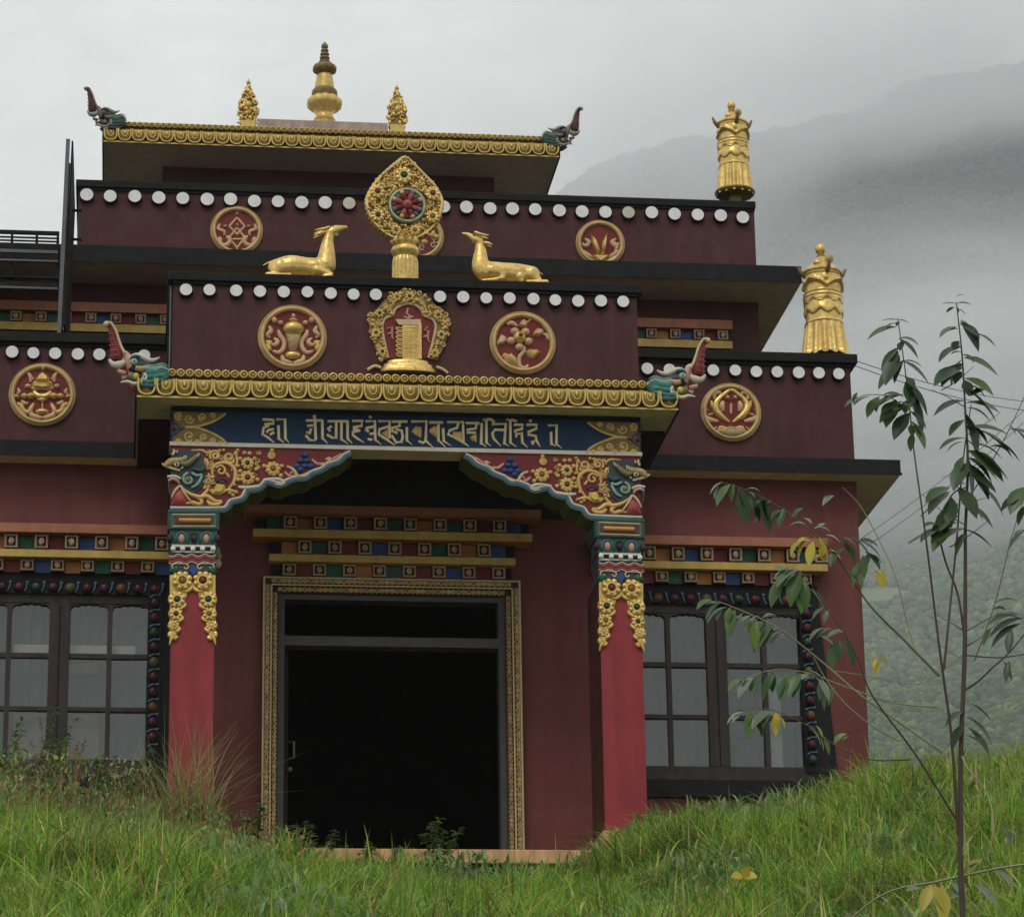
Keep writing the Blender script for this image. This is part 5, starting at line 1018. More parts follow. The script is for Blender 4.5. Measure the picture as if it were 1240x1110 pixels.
# ---- grass: curved blades
def leafmat(name, tr=.42, rough=.5):
    M = bpy.data.materials.new(name); M.use_nodes = True; t = M.node_tree; b = t.nodes['Principled BSDF']; a = t.nodes.new('ShaderNodeAttribute'); a.attribute_name = 'tint'
    t.links.new(a.outputs['Color'], b.inputs['Base Color']); b.inputs['Roughness'].default_value = rough; b.inputs['Specular IOR Level'].default_value = .35
    tr_ = t.nodes.new('ShaderNodeBsdfTranslucent'); t.links.new(a.outputs['Color'], tr_.inputs[0]); mx = t.nodes.new('ShaderNodeMixShader'); mx.inputs[0].default_value = tr
    t.links.new(b.outputs[0], mx.inputs[1]); t.links.new(tr_.outputs[0], mx.inputs[2]); t.links.new(mx.outputs[0], t.nodes['Material Output'].inputs[0]); return M
grassm = leafmat('grass_blades'); leafm = leafmat('leaf_surface', .3, .32)
def mesh_np(name, V, F, mats, col=None, parent=None, smooth=True, link=True):
    me = bpy.data.meshes.new(name); nv = len(V); nf, k = F.shape
    me.vertices.add(nv); me.vertices.foreach_set('co', V.astype(np.float32).ravel()); me.loops.add(nf*k); me.loops.foreach_set('vertex_index', F.astype(np.int32).ravel())
    me.polygons.add(nf); me.polygons.foreach_set('loop_start', np.arange(0, nf*k, k, dtype=np.int32)); me.polygons.foreach_set('loop_total', np.full(nf, k, np.int32))
    if smooth: me.polygons.foreach_set('use_smooth', np.ones(nf, bool))
    for m_ in mats: me.materials.append(m_)
    if col is not None:
        ca = me.color_attributes.new('tint', 'FLOAT_COLOR', 'POINT'); ca.data.foreach_set('color', np.concatenate([col, np.ones((nv, 1))], 1).astype(np.float32).ravel())
    me.update(); me.validate()
    if not link: return me
    o = bpy.data.objects.new(name, me); SC.collection.objects.link(o)
    if parent is not None: o.parent = parent
    return o
def blades(px, py, hh, ww_, colr, bend=.55, nseg=4, z0=None, az=None):
    n = len(px); pz = gz(px, py)-.02 if z0 is None else z0
    az = rng.uniform(0, 2*np.pi, n) if az is None else az; fa = az+np.pi/2+rng.normal(0, .5, n)
    b = np.abs(rng.normal(bend, bend*.5, n)); V = []; C = []
    for i in range(nseg+1):
        t_ = i/nseg; out = hh*b*t_**2.0*.9; up = hh*(t_-.38*b*t_**2.4); w_ = ww_*(1-t_**1.6)*.5*(.65+.35*min(1, t_*4))+.0002
        cx = px+np.cos(az)*out; cy = py+np.sin(az)*out; cz = pz+up
        for s_ in (-1, 1): V.append(np.stack([cx+s_*np.cos(fa)*w_, cy+s_*np.sin(fa)*w_, cz], -1)); C.append(colr)
    V = np.stack(V, 1).reshape(-1, 3); C = np.stack(C, 1).reshape(-1, 3); k = 2*(nseg+1)
    base = (np.arange(n)*k)[:, None, None]; q = np.array([[2*i, 2*i+1, 2*i+3, 2*i+2] for i in range(nseg)])[None]
    return V, (base+q).reshape(-1, 4), C
def pal(n, cols, wts, jit=.18):
    cols = np.array(cols); i = rng.choice(len(cols), n, p=np.array(wts)/sum(wts)); return np.clip(cols[i]*(1+rng.normal(0, jit, (n, 1)))*(1+rng.normal(0, .06, (n, 3))), .004, 1)
def clump_noise(x, y, s, seed=0.):
    return np.array([noise.noise(Vector((a*s, b*s, seed))) for a, b in zip(x, y)])
NB = 185000
px = rng.uniform(-9, 16, NB*2); py = -rng.uniform(-2, 19, NB*2)
# keep the wedge the camera sees (with margin), off the platform and out of the building
ang = np.arctan2(px-CAM[0], py-CAM[1]); keep = (ang > math.radians(-9)) & (ang < math.radians(30)) & ~((py > -.22) & (np.abs(px) < 2.65)) & ~((py > YW-.05) & (px < xr_b+.1))
px, py = px[keep][:NB], py[keep][:NB]; n = len(px)
cn = clump_noise(px, py, .55); cn2 = clump_noise(px, py, 2.1, 5.); cn3 = clump_noise(px, py, .9, 11.)
lush = sst(-.25, .35, cn+.35*cn2)
hh = (.10+.20*lush+.06*rng.random(n))*(.8+.6*sst(-.1, .45, cn3))*(1+.35*rng.normal(0, .4, n)).clip(.5, 1.8); hh *= 1-.2*sst(2.5, 5, px); hh *= 1-.72*np.exp(-((py+.3)/2.6)**2)*(1-sst(1.3, 2.6, np.abs(px)))
colr = pal(n, [(.085, .17, .022), (.13, .22, .03), (.055, .12, .02), (.20, .25, .06), (.26, .22, .09)], [4, 3.2, 3, 1.1, .5])
colr *= (.45+.85*sst(-.4, .4, cn2+.4*cn))[:, None]
dry = sst(.05, .4, cn3+.5*np.exp(-((px+3.2)/1.6)**2)*np.exp(-((py+1.8)/2.5)**2))*.16; md = rng.random(n) < dry; colr[md] = pal(int(md.sum()), [(.20, .14, .06), (.15, .085, .04), (.28, .24, .12)], [2, 2, 1])
V, F_, C = blades(px, py, hh*1.45, .014+.011*rng.random(n), np.clip(colr*2.1*np.array([1.0, .92, .88]), 0, .78), .75, 5)
# tall bent blades, denser to the right bank and the left corner
m_ = 16000; tx = rng.uniform(-6.5, 10, m_*3); ty = -rng.uniform(-1, 14, m_*3); a_ = np.arctan2(tx-CAM[0], ty-CAM[1])
kp = (rng.random(m_*3) < .35+.65*(clump_noise(tx, ty, .9, 17.) > 0)) & (a_ > math.radians(-5)) & (a_ < math.radians(20)) & ~((ty > -.5) & (np.abs(tx) < 2.7)) & ~((ty > -4.2) & (np.abs(tx) < 1.8)) & ~((ty > YW-.1) & (tx < xr_b+.1)) & (rng.random(m_*3) < .25+.5*(tx > 2.2)+.6*((tx < -2.8)))
tx, ty = tx[kp][:m_], ty[kp][:m_]; n2 = len(tx)
V2, F2, C2 = blades(tx, ty, rng.uniform(.28, .52, n2), .019+.012*rng.random(n2), pal(n2, [(.24, .34, .06), (.36, .43, .09), (.48, .42, .20), (.14, .22, .05)], [3, 3, 1, 2]), .75, 6)
# broad short leaves mixed in (ground herbs)
m3 = 30000; hx = rng.uniform(-7, 10, m3*2); hy = -rng.uniform(.3, 14, m3*2); ch = clump_noise(hx, hy, .8, 21.); kp = (ch > .02); hx, hy = hx[kp][:m3], hy[kp][:m3]; n3 = len(hx)
V3, F3, C3 = blades(hx, hy, rng.uniform(.07, .18, n3), rng.uniform(.025, .055, n3), pal(n3, [(.15, .27, .07), (.24, .36, .13), (.32, .40, .22)], [3, 2, 1]), .9, 4, z0=gz(hx, hy)+rng.uniform(0, .30, n3)*sst(.0, .5, ch[kp][:n3]))
Va = np.concatenate([V, V2, V3]); Fa = np.concatenate([F_, F2+len(V), F3+len(V)+len(V2)]); Ca = np.concatenate([C, C2, C3])
o = mesh_np('grass', Va, Fa, [grassm], Ca); tag(o, 'lush green grass and herbs covering the bank in front of the temple', 'grass', kind='stuff')
# ---- leafy plants
def leaf_np(base, dirv, up, L_, W_, droop, col, fold=.25):
    """lanceolate drooping leaf with midrib fold; returns V(5 rows x3), F, C"""
    d = np.array(dirv, float); d /= np.linalg.norm(d)+1e-9; side = np.cross(d, up); side /= np.linalg.norm(side)+1e-9; V = []; p = np.array(base, float); n_ = 7
    prof = [.06, .55, .92, 1., .82, .48, .04]
    for i in range(n_):
        t_ = i/(n_-1); nrm = np.cross(side, d)
        w_ = W_*.5*prof[i]; V += [p-side*w_+nrm*fold*w_, p, p+side*w_+nrm*fold*w_]
        p = p+d*L_/(n_-1); d = d+np.array([0, 0, -droop/(n_-1)]); d /= np.linalg.norm(d); side = side-d*side.dot(d); side /= np.linalg.norm(side)+1e-9
    F = []
    for i in range(n_-1): F += [(3*i, 3*i+1, 3*i+4, 3*i+3), (3*i+1, 3*i+2, 3*i+5, 3*i+4)]
    return np.array(V), np.array(F), np.tile(np.array(col), (len(V), 1))
class LB:
    def __init__(s): s.V = []; s.F = []; s.C = []; s.n = 0
    def add(s, a): V, F, C = a; s.V.append(V); s.F.append(F+s.n); s.C.append(C); s.n += len(V)
    def build(s, name, parent): return mesh_np(name, np.concatenate(s.V), np.concatenate(s.F), [leafm], np.concatenate(s.C), parent)
stemg = mat('green_stem', (.09, .10, .04), .6, var=.2); stemb = mat('brown_stem', (.075, .055, .04), .7, var=.2); stemr = mat('russet_stem', (.16, .08, .05), .7, var=.2); stemp = mat('pale_twig', (.26, .26, .14), .6, var=.2)
GREENS = [(.038, .08, .028), (.06, .115, .035), (.03, .062, .024), (.095, .16, .055), (.05, .09, .045)]
def weed(x, y, h, kind, label, cat_='weed', grp='weeds growing against the temple front'):
    h = h*(1.75 if x < -2 else 2.1 if x < 1.8 else 1.2)
    z = float(gz(x, y)); o = thing('weed_plant', label, cat_, (x, y, z), grp); q = MB(); lb = LB(); r_ = random.Random(int(x*977+y*131)); ns = r_.randint(4, 7)
    for i in range(ns):
        a = r_.uniform(0, 6.28); sp_ = r_.uniform(.05, .35)*h; pts = []; hh_ = h*r_.uniform(.6, 1)
        for k_ in range(7): t_ = k_/6; pts.append((math.cos(a)*sp_*t_**1.3+r_.uniform(-.01, .01), math.sin(a)*sp_*t_**1.3, hh_*t_-.03))
        q.tube(pts, [.008*(1-.7*k_/6) for k_ in range(7)], stemr if kind == 'dock' else stemg, n=5)
        if kind == 'dock':
            for j in range(70):
                t_ = r_.uniform(.3, 1); k_ = min(int(t_*6), 5); b = [pts[k_][c_]+(pts[k_+1][c_]-pts[k_][c_])*(t_*6-k_) for c_ in range(3)]; aa = r_.uniform(0, 6.28)
                lb.add(leaf_np(b, (math.cos(aa), math.sin(aa), r_.uniform(-.2, .9)), (0, 0, 1), r_.uniform(.02, .06), r_.uniform(.012, .022), .6, r_.choice([(.24, .12, .06), (.17, .09, .05), (.30, .20, .10), (.16, .18, .06)])))
        else:
            for j in range(60):
                t_ = r_.uniform(.12, 1); k_ = min(int(t_*6), 5); b = [pts[k_][c_]+(pts[k_+1][c_]-pts[k_][c_])*(t_*6-k_) for c_ in range(3)]; aa = r_.uniform(0, 6.28)
                lb.add(leaf_np(b, (math.cos(aa), math.sin(aa), r_.uniform(.1, .8)), (0, 0, 1), r_.uniform(.06, .12)*(.8 if kind == 'herb' else 1), r_.uniform(.025, .045), 1.0, r_.choice([(.09, .18, .05), (.16, .27, .07), (.24, .34, .11), (.12, .20, .09)])))
    q.build('stem', o); lb.build('foliage', o)
def weedpx(u, v, Y, h, kind, label): x = X(u, v, Y); weed(x, Y, h, kind, label)
weedpx(25, 990, .6, .95, 'leafy', 'tall bright green leafy weed at the far left edge in front of the left window')
weedpx(5, 1000, -.6, .85, 'leafy', 'bright leafy weed cut by the left edge of the view, nearest the camera')
weedpx(50, 1000, -.9, .72, 'leafy', 'broad leafy weed in front of the left window, between two taller stems')
weedpx(125, 1000, -.7, .66, 'leafy', 'pale green leafy weed below the middle panes of the left window')
weedpx(165, 1000, -.4, .6, 'dock', 'rusty seed stalk weed left of the dry grass tuft')
weedpx(75, 990, .3, .85, 'dock', 'brown seeding dock plant left of the middle of the left window')
weedpx(100, 985, .9, .75, 'leafy', 'dark leafy weed in front of the lower left window panes')
weedpx(145, 990, .7, .72, 'leafy', 'leafy green weed below the right panes of the left window')
weedpx(185, 985, .2, .45, 'dock', 'low brown dock plant just left of the left porch column')
weedpx(235, 1000, -1.2, .55, 'dock', 'russet dock plant in front of the left porch column')
weedpx(275, 1010, -.8, .42, 'dock', 'small russet weed between the left column and the door frame')
weedpx(300, 1030, -1.6, .34, 'herb', 'low green herb in front of the left door frame')
weedpx(375, 1035, -.6, .42, 'herb', 'pale green weed in front of the left side of the doorway')
weedpx(440, 1045, -.7, .26, 'herb', 'small green weed rising before the middle of the doorway')
weedpx(530, 1050, -.7, .34, 'herb', 'thin upright weed before the right half of the doorway')
weedpx(475, 1050, -.9, .2, 'herb', 'tiny green sprout at the step below the doorway')
weedpx(800, 1020, -1.0, .3, 'herb', 'low green herb at the foot of the right porch column')
# long dry grass tuft before the left column
x = X(225, 1020, -1.5); o = thing('grass_tuft', 'tuft of long dry arching grass stalks in front of the left porch column', 'grass tuft', (x, -1.5, float(gz(x, -1.5))))
k = 200; bx = rng.normal(0, .16, k); by = rng.normal(0, .08, k); V, F_, C = blades(bx, by, rng.uniform(.8, 1.6, k), rng.uniform(.012, .019, k), pal(k, [(.36, .36, .14), (.48, .38, .2), (.26, .32, .10)], [2, 2, 2]), .5, 8, z0=np.zeros(k))
mesh_np('blade', V, F_, [grassm], C, o)
# thicket of dry stalks and small herbs along the wall
m4 = 3200; tx = rng.uniform(-6.6, -1.15, m4*2); ty = rng.uniform(-4.6, 1.7, m4*2); kp = (clump_noise(tx, ty, 1.1, 31.) > -.12) & ~((ty > -.3) & (tx > -2.7)) ; tx, ty = tx[kp][:m4], ty[kp][:m4]; n4 = len(tx)
V, F_, C = blades(tx, ty, rng.uniform(.3, 1.05, n4)*(1-.3*(tx > -2.6))*(1-.35*(ty < -2.4)), rng.uniform(.010, .018, n4), pal(n4, [(.34, .21, .11), (.22, .13, .07), (.48, .38, .18), (.28, .38, .10)], [3, 2, 3, 4]), .35, 6)
k_ = rng.integers(0, n4, 16000); lx_, ly_ = tx[k_]+rng.normal(0, .06, 16000), ty[k_]+rng.normal(0, .06, 16000)
V3, F3, C3 = blades(lx_, ly_, rng.uniform(.03, .09, 16000), rng.uniform(.014, .034, 16000), pal(16000, [(.17, .28, .08), (.30, .42, .12), (.28, .16, .09), (.42, .31, .15), (.12, .20, .07)], [4, 4, 3, 2, 2]), .9, 4, z0=gz(lx_, ly_)+rng.uniform(.02, .85, 16000)*(1-.35*(lx_ > -2.6))*(1-.4*(ly_ < -2.4)))
o = mesh_np('undergrowth', np.concatenate([V, V3]), np.concatenate([F_, F3+len(V)]), [grassm], np.concatenate([C, C3])); tag(o, 'tangle of brown stalks and small herbs along the left front of the temple', 'undergrowth', kind='stuff')
# ---- sapling in the right foreground
YS = -21.
def px3(u, v, dy=0): p = P(u, v, YS+dy); return np.array([p[0], YS+dy, p[1]])
b0 = px3(1166, 1110); sx = float(b0[0]); sz = float(gz(sx, YS))
S = thing('sapling', 'slender young tree with drooping lance-shaped leaves in the right foreground', 'young tree', (sx, YS, sz))
def shift(a): return (a[0]-sx, a[1]-YS, a[2]-sz)
kS = mpp(YS)
trunk = MB(); twig = MB()
def stem(pts, r0, r1, q, m, dys=None):
    pp = [shift(px3(u, v, (dys[i] if dys else 0))) for i, (u, v) in enumerate(pts)]; n_ = len(pp)
    q.tube(pp, [.78*(r0+(r1-r0)*i/(n_-1))*kS for i in range(n_)], m, n=8, sm=4); return pp
tp = [shift(px3(u, v)) for u, v in ((1166, 1110), (1163, 1000), (1164, 900), (1168, 800), (1169, 720), (1169, 640))]
trunk.tube([(0.0, 0, -.1), *tp], [4.2*kS, 3.8*kS, 3.3*kS, 3.1*kS, 2.9*kS, 2.5*kS, 2.1*kS], stemb, n=9, sm=4)
trunk.build('trunk', S, smooth=60)
stem([(1169, 640), (1172, 560), (1169, 500), (1165, 430), (1158, 366)], 2.6, .9, twig, stemb)
stem([(1160, 1010), (1153, 900), (1144, 830), (1137, 780), (1126, 690), (1117, 620), (1106, 540), (1099, 470), (1087, 385)], 2.6, .8, twig, stemb, [0, -.03, -.05, -.07, -.08, -.1, -.1, -.1, -.1])
stem([(1143, 810), (1150, 740), (1158, 660), (1166, 560), (1176, 490)], 2.2, .9, twig, stemb, [-.05, .0, .05, .1, .12])
stem([(1169, 780), (1160, 720), (1145, 680), (1138, 640), (1152, 600), (1170, 590)], 2.2, 1, twig, stemb, [0, .02, .05, .05, .05, .05])
stem([(1163, 1000), (1110, 915), (1057, 843), (1040, 800), (1023, 767), (1000, 735), (972, 690)], 1.8, .6, twig, stemb, [0, -.05, -.1, -.12, -.14, -.16, -.2])
stem([(1137, 818), (1095, 775), (1057, 737), (1030, 700), (1006, 665), (960, 625), (915, 598), (872, 583)], 2.2, .7, twig, stemg, [-.05, 0, 0, .05, .05, .1, .1, .1])
stem([(1142, 911), (1090, 875), (1044, 843), (1000, 805), (947, 763), (905, 742), (870, 728)], 2, .7, twig, stemp, [0]*7)
stem([(1087, 896), (1055, 878), (1023, 851), (1000, 822), (985, 795)], 1.4, .6, twig, stemp, [0]*5)
stem([(1137, 856), (1090, 852), (1057, 843), (1010, 826), (981, 815), (940, 810), (905, 820)], 1.4, .6, twig, stemp, [0]*7)
stem([(1103, 919), (1060, 920), (1031, 911), (1000, 895), (976, 877), (930, 858), (890, 860)], 1.4, .6, twig, stemg, [0]*7)
stem([(1169, 835), (1185, 824), (1201, 809), (1222, 790), (1245, 762)], 2, .9, twig, stemb, [0]*5)
stem([(1170, 793), (1210, 796), (1250, 790)], 1.2, .8, twig, stemb)
stem([(1120, 820), (1100, 760), (1085, 700), (1060, 645), (1040, 610), (1020, 590)], 1.4, .6, twig, stemp, [0, .1, .1, .15, .15, .15])
stem([(1168, 790), (1150, 805), (1110, 828), (1050, 818), (1010, 812)], 1, .5, twig, stemp)
stem([(1165, 915), (1172, 930), (1195, 960), (1203, 1000), (1196, 1040)], 1.6, .8, twig, stemp, [0, -.1, -.15, -.2, -.2])
stem([(1115, 625), (1135, 605), (1150, 590)], 1, .5, twig, stemb, [-.1]*3); stem([(1099, 495), (1075, 480), (1050, 478), (1032, 484)], .9, .5, twig, stemb, [-.1]*4)
stem([(1175, 600), (1200, 560), (1222, 520), (1245, 470)], 1, .6, twig, stemb, [.1]*4); stem([(1180, 800), (1205, 730), (1225, 650), (1245, 590)], 1, .6, twig, stemg, [.1]*4)
tr = random.Random(4)
for i in range(16):
    u0 = tr.choice((1168, 1169, 1140, 1150, 1100)); v0 = tr.uniform(470, 820); s_ = tr.choice((-1, 1)); L0 = tr.uniform(18, 55)
    stem([(u0, v0), (u0+s_*L0*.5, v0-L0*.3), (u0+s_*L0, v0-L0*tr.uniform(.3, .8))], 1., .4, twig, tr.choice((stemb, stemp, stemg)))
twig.build('branch', S, smooth=60)
lb = LB(); lr = random.Random(11)
def lf(u, v, ang, L_, w=None, col=None, dy=0, droop=.9, depth=None):
    """leaf rooted at photo point (u,v), heading ang degrees (0 right, 90 up)"""
    a = math.radians(ang); dd = lr.uniform(-.35, .35) if depth is None else depth
    d = np.array([math.cos(a), dd, math.sin(a)]); up = np.array([lr.uniform(-.3, .3), -.55+lr.uniform(-.3, .3), .8])
    cl = np.array(col or lr.choice(GREENS))*lr.uniform(.8, 1.25); lb.add(leaf_np(shift(px3(u, v, dy)), d, up, L_*kS, (w or L_*.3)*kS, droop, cl))
BR = (.10, .17, .07); YE_ = (.48, .40, .05); PB = (.20, .26, .18)
for (u, v, a, L_) in ((1158, 368, 170, 20), (1158, 368, 10, 20), (1156, 372, 200, 14), (1160, 374, -30, 14), (1161, 395, 200, 38), (1162, 392, -30, 34), (1163, 388, -60, 50), (1180, 403, -25, 34), (1164, 418, 205, 44), (1165, 420, 190, 26), (1166, 440, 215, 46), (1167, 433, -10, 52), (1167, 445, 200, 56), (1168, 458, -20, 44), (1169, 470, -40, 60), (1168, 485, 190, 46), (1168, 488, -5, 48), (1169, 500, -70, 60), (1170, 512, -40, 40), (1168, 508, 215, 34), (1170, 520, 10, 56), (1170, 530, 190, 42), (1171, 545, -30, 62), (1172, 555, -15, 50), (1172, 560, 230, 52), (1171, 560, -55, 56), (1170, 550, -80, 60), (1172, 575, -25, 44),
    (1087, 388, 170, 22), (1087, 388, 5, 16), (1086, 396, 185, 42), (1088, 410, -35, 36), (1090, 420, 220, 40), (1089, 430, 235, 50), (1092, 440, 215, 46), (1094, 438, -20, 46), (1095, 455, -60, 44), (1097, 462, -45, 52), (1099, 470, -65, 64), (1098, 478, 190, 46), (1100, 490, 200, 52), (1101, 500, 230, 44), (1104, 510, -60, 40), (1102, 498, -35, 30),
    (1096, 478, 185, 40), (1075, 480, 215, 36), (1065, 480, 230, 34), (1055, 480, 195, 30), (1085, 484, 240, 44), (1040, 482, 200, 24),
    (1150, 590, 200, 44), (1150, 595, 215, 50), (1160, 610, 225, 54), (1152, 602, 260, 46), (1168, 610, -30, 48), (1160, 625, 205, 50), (1170, 640, 195, 52), (1165, 640, -20, 46), (1150, 640, 220, 46), (1160, 590, -60, 50), (1140, 640, 200, 40),
    (1190, 590, -40, 46), (1175, 480, 40, 30), (1185, 520, -30, 58), (1200, 530, -20, 50), (1178, 545, -30, 60), (1222, 520, -10, 40), (1228, 518, -50, 40), (1240, 590, 230, 48), (1240, 600, 200, 40), (1245, 640, 215, 40), (1205, 730, 20, 30)):
    lf(u, v, a, L_*.98, w=L_*.44, dy=(-.1 if u < 1120 else 0), droop=.75 if abs(a) < 120 or a > 180 else .6); (lr.random() < .75) and lf(u+lr.uniform(-3, 3), v+lr.uniform(-10, 14), a+lr.uniform(-45, 45), L_*lr.uniform(.35, .8), w=L_*.26, dy=(-.1 if u < 1120 else 0), droop=1.3)
for (u, v, a, L_) in ((1240, 745, 175, 50), (1240, 748, 190, 52), (1236, 755, 200, 48), (1225, 762, 250, 36), (1200, 760, 230, 30), (1238, 752, 150, 40), (1222, 800, 250, 30), (1215, 800, -60, 28), (1171, 850, -20, 40), (1172, 868, -35, 46), (1170, 860, 200, 40), (1172, 880, -50, 46), (1168, 875, 230, 44), (1170, 890, -20, 40)): lf(u, v, a, L_)
# left-hand clusters before the building
cl = [(905, 592, -60, 52, (.03, .07, .02)), (895, 590, -80, 60, (.035, .085, .025)), (920, 600, -70, 56, (.03, .07, .02)), (885, 586, 220, 44, BR), (875, 584, 200, 26, PB), (935, 605, 215, 46, (.03, .07, .02)), (905, 592, 15, 20, PB), (950, 615, 240, 34, (.04, .09, .03)), (985, 640, 20, 26, PB), (975, 635, 150, 24, PB), (960, 625, 60, 20, BR),
    (985, 655, -110, 40, YE_), (980, 650, 200, 34, YE_), (992, 650, -70, 36, YE_), (1003, 665, -20, 24, YE_), (975, 652, 240, 30, (.4, .38, .06)), (1000, 672, 180, 28, YE_), (1000, 648, 0, 26, (.45, .42, .18)),
    (1020, 655, -50, 40, GREENS[0]), (1030, 650, -30, 46, GREENS[1]), (1038, 655, -10, 44, GREENS[0]), (1048, 668, -40, 36, GREENS[0]), (1015, 665, 230, 34, GREENS[1]), (1040, 680, 250, 40, BR), (1045, 672, -90, 36, BR), (1035, 690, -60, 30, GREENS[3]), (1010, 600, 200, 26, PB), (1060, 690, -70, 30, YE_),
    (968, 690, 195, 52, BR), (962, 688, 215, 44, BR), (970, 692, 240, 60, (.05, .11, .02)), (975, 700, 255, 56, (.06, .13, .02)), (960, 690, 175, 34, PB), (950, 700, 230, 50, (.06, .12, .03)), (980, 712, -40, 40, (.05, .10, .03)), (1000, 735, 200, 30, BR),
    (945, 763, 200, 56, PB), (935, 757, 220, 52, BR), (925, 752, 240, 50, (.09, .17, .05)), (910, 745, 200, 44, PB), (900, 742, 225, 46, BR), (890, 738, 245, 44, (.07, .14, .03)), (880, 735, 195, 38, PB), (872, 730, 210, 34, BR), (915, 752, 260, 44, (.14, .24, .03)), (950, 768, 190, 30, PB), (925, 745, 20, 26, PB), (862, 726, 190, 30, GREENS[3]),
    (1000, 770, -30, 30, PB), (1010, 776, -100, 44, GREENS[1]), (1023, 770, -70, 46, GREENS[0]), (1022, 766, 170, 30, PB), (1000, 760, 195, 36, BR), (1050, 790, -60, 34, (.3, .33, .08)), (1062, 800, -100, 24, YE_),
    (985, 815, 200, 50, PB), (970, 815, 225, 46, BR), (955, 815, 240, 46, BR), (940, 812, 230, 50, (.08, .15, .06)), (925, 815, 240, 50, BR), (912, 820, 215, 40, PB), (980, 812, -15, 30, PB), (990, 820, -60, 40, PB), (1000, 830, -95, 36, BR), (900, 822, 195, 30, BR), (965, 812, 255, 40, (.10, .18, .07)),
    (935, 860, 200, 46, PB), (920, 858, 235, 44, (.07, .13, .03)), (910, 862, 255, 40, (.09, .16, .03)), (940, 862, 265, 34, YE_), (936, 868, 285, 28, (.5, .42, .05)), (900, 862, 190, 30, PB), (926, 862, 260, 36, (.06, .12, .03)), (980, 880, -40, 34, (.16, .26, .03)), (996, 890, -60, 30, (.12, .22, .03)), (1010, 900, 60, 24, (.14, .22, .05)),
    (1115, 910, 240, 30, PB), (1215, 1000, -60, 30, PB), (1180, 940, 250, 30, (.2, .24, .06)), (1190, 1040, 200, 34, (.25, .24, .08))]
for u, v, a, L_, col in cl:
    lf(u, v, a, L_*.86, w=L_*.32, col=col, droop=1.3); lf(u+lr.uniform(-10, 10), v+lr.uniform(-3, 5), a+lr.uniform(-40, 40), L_*lr.uniform(.45, .75), w=L_*.24, col=col, droop=1.3)
lb.build('foliage', S)
# fallen twig with yellow leaf, bottom right, and small leaves lying on the grass
YT = -20.5
q = MB(); lb = LB(); x0, z0 = P(1140, 1060, YT); o = thing('broken_twig', 'pale bent twig with a yellow leaf lying over the grass at bottom right', 'twig', (x0, YT, z0))
pp = [(P(u, v, YT)[0]-x0, 0, P(u, v, YT)[1]-z0) for u, v in ((1030, 1112), (1060, 1088), (1090, 1075), (1130, 1068), (1180, 1057), (1215, 1050), (1245, 1046))]
q.tube(pp, [.004]*7, stemp, n=6, sm=3); q.build('stalk', o, smooth=60)
for (u, v, a, L_, col) in ((1130, 1070, -70, 40, YE_), (1140, 1072, -95, 50, (.5, .42, .05)), (1128, 1070, -120, 40, YE_), (1118, 1074, 180, 26, PB), (1150, 1066, -50, 30, PB), (1180, 1070, -40, 40, PB), (1172, 1075, 200, 30, PB), (1205, 1052, -40, 30, PB)):
    a = math.radians(a); b = (P(u, v, YT)[0]-x0, 0, P(u, v, YT)[1]-z0); lb.add(leaf_np(b, (math.cos(a), -.3, math.sin(a)), (.1, -.6, .7), L_*mpp(YT), L_*.4*mpp(YT), .6, col))
lb.build('leaf', o)
YT = -13.; x0, z0 = P(900, 1062, YT); lb = LB()
for dx_, a in ((0, 30), (0, 150), (.01, 80)): lb.add(leaf_np((0, 0, 0), (math.cos(math.radians(a)), -.3, .5*math.sin(math.radians(a))), (.1, -.8, .5), .085, .06, .8, (.55, .42, .05)))
o = lb.build('fallen_leaf', None); zz = float(gz(x0, YT)); o.location = (x0, YT, max(z0, zz+.12)); tag(o, 'single bright yellow leaf resting on the grass right of the doorway', 'leaf')
# ================================================================== HILLS, FOREST, MIST
def fbm(x, y, s, o=5, seed=0.):
    return np.array([noise.fractal(Vector((a*s, b*s, seed)), 1., 2.1, o) for a, b in zip(x.ravel(), y.ravel())]).reshape(x.shape)
def az_of(u): d = _R*(u-620)/F_PX+_F; return math.atan2(d[0], d[1])
def hill(name, r0, r1, az0, az1, na, nr, hf, m):
    A, Rr = np.meshgrid(np.radians(np.linspace(az0, az1, na)), np.linspace(r0, r1, nr)); x = CAM[0]+Rr*np.sin(A); y = CAM[1]+Rr*np.cos(A); z = hf(A, Rr, x, y)
    V = np.stack([x, y, z], -1).reshape(-1, 3); i, j = np.meshgrid(np.arange(na-1), np.arange(nr-1)); b = (j*na+i).ravel(); F = np.stack([b, b+1, b+na+1, b+na], -1)
    o = mesh_np(name, V, F, [m]); o['kind'] = 'structure'; return o, (A, Rr, x, y, z)
hm = mat('hillside_meadow', (.06, .11, .035), .9, var=.25, scale=.02, bump=0, col2=(.13, .18, .06), c2scale=.008)
hm2 = mat('mountain_forest', (.025, .045, .03), .95, var=.35, scale=.03, bump=0, col2=(.04, .065, .035), c2scale=.01)
def hf1(A, R_, x, y):
    e = math.radians(15.6); prof = np.clip((R_-500)/900, 0, 1)
    top = math.tan(e)*1400*(1+.10*np.sin((A-.2)*14)+.05*np.sin(A*37+1)); return -30+top*prof**.85+40*fbm(x, y, .003, 5, 3.)*prof
h1, g1_ = hill('near_hill', 420, 1500, 2, 28, 150, 110, hf1, hm)
def hf2(A, R_, x, y):
    a = np.degrees(A); el_ = np.interp(a, [2, 7, 9, 11, 13.5, 15.5, 17, 19, 24, 30], [19, 20.6, 21.8, 22.9, 23.9, 24.4, 24.7, 24.8, 24, 22]); prof = np.clip((R_-1500)/1100, 0, 1)
    return 60+(np.tan(np.radians(el_))*2600-60)*prof**.9+90*fbm(x, y, .0016, 6, 8.)*prof
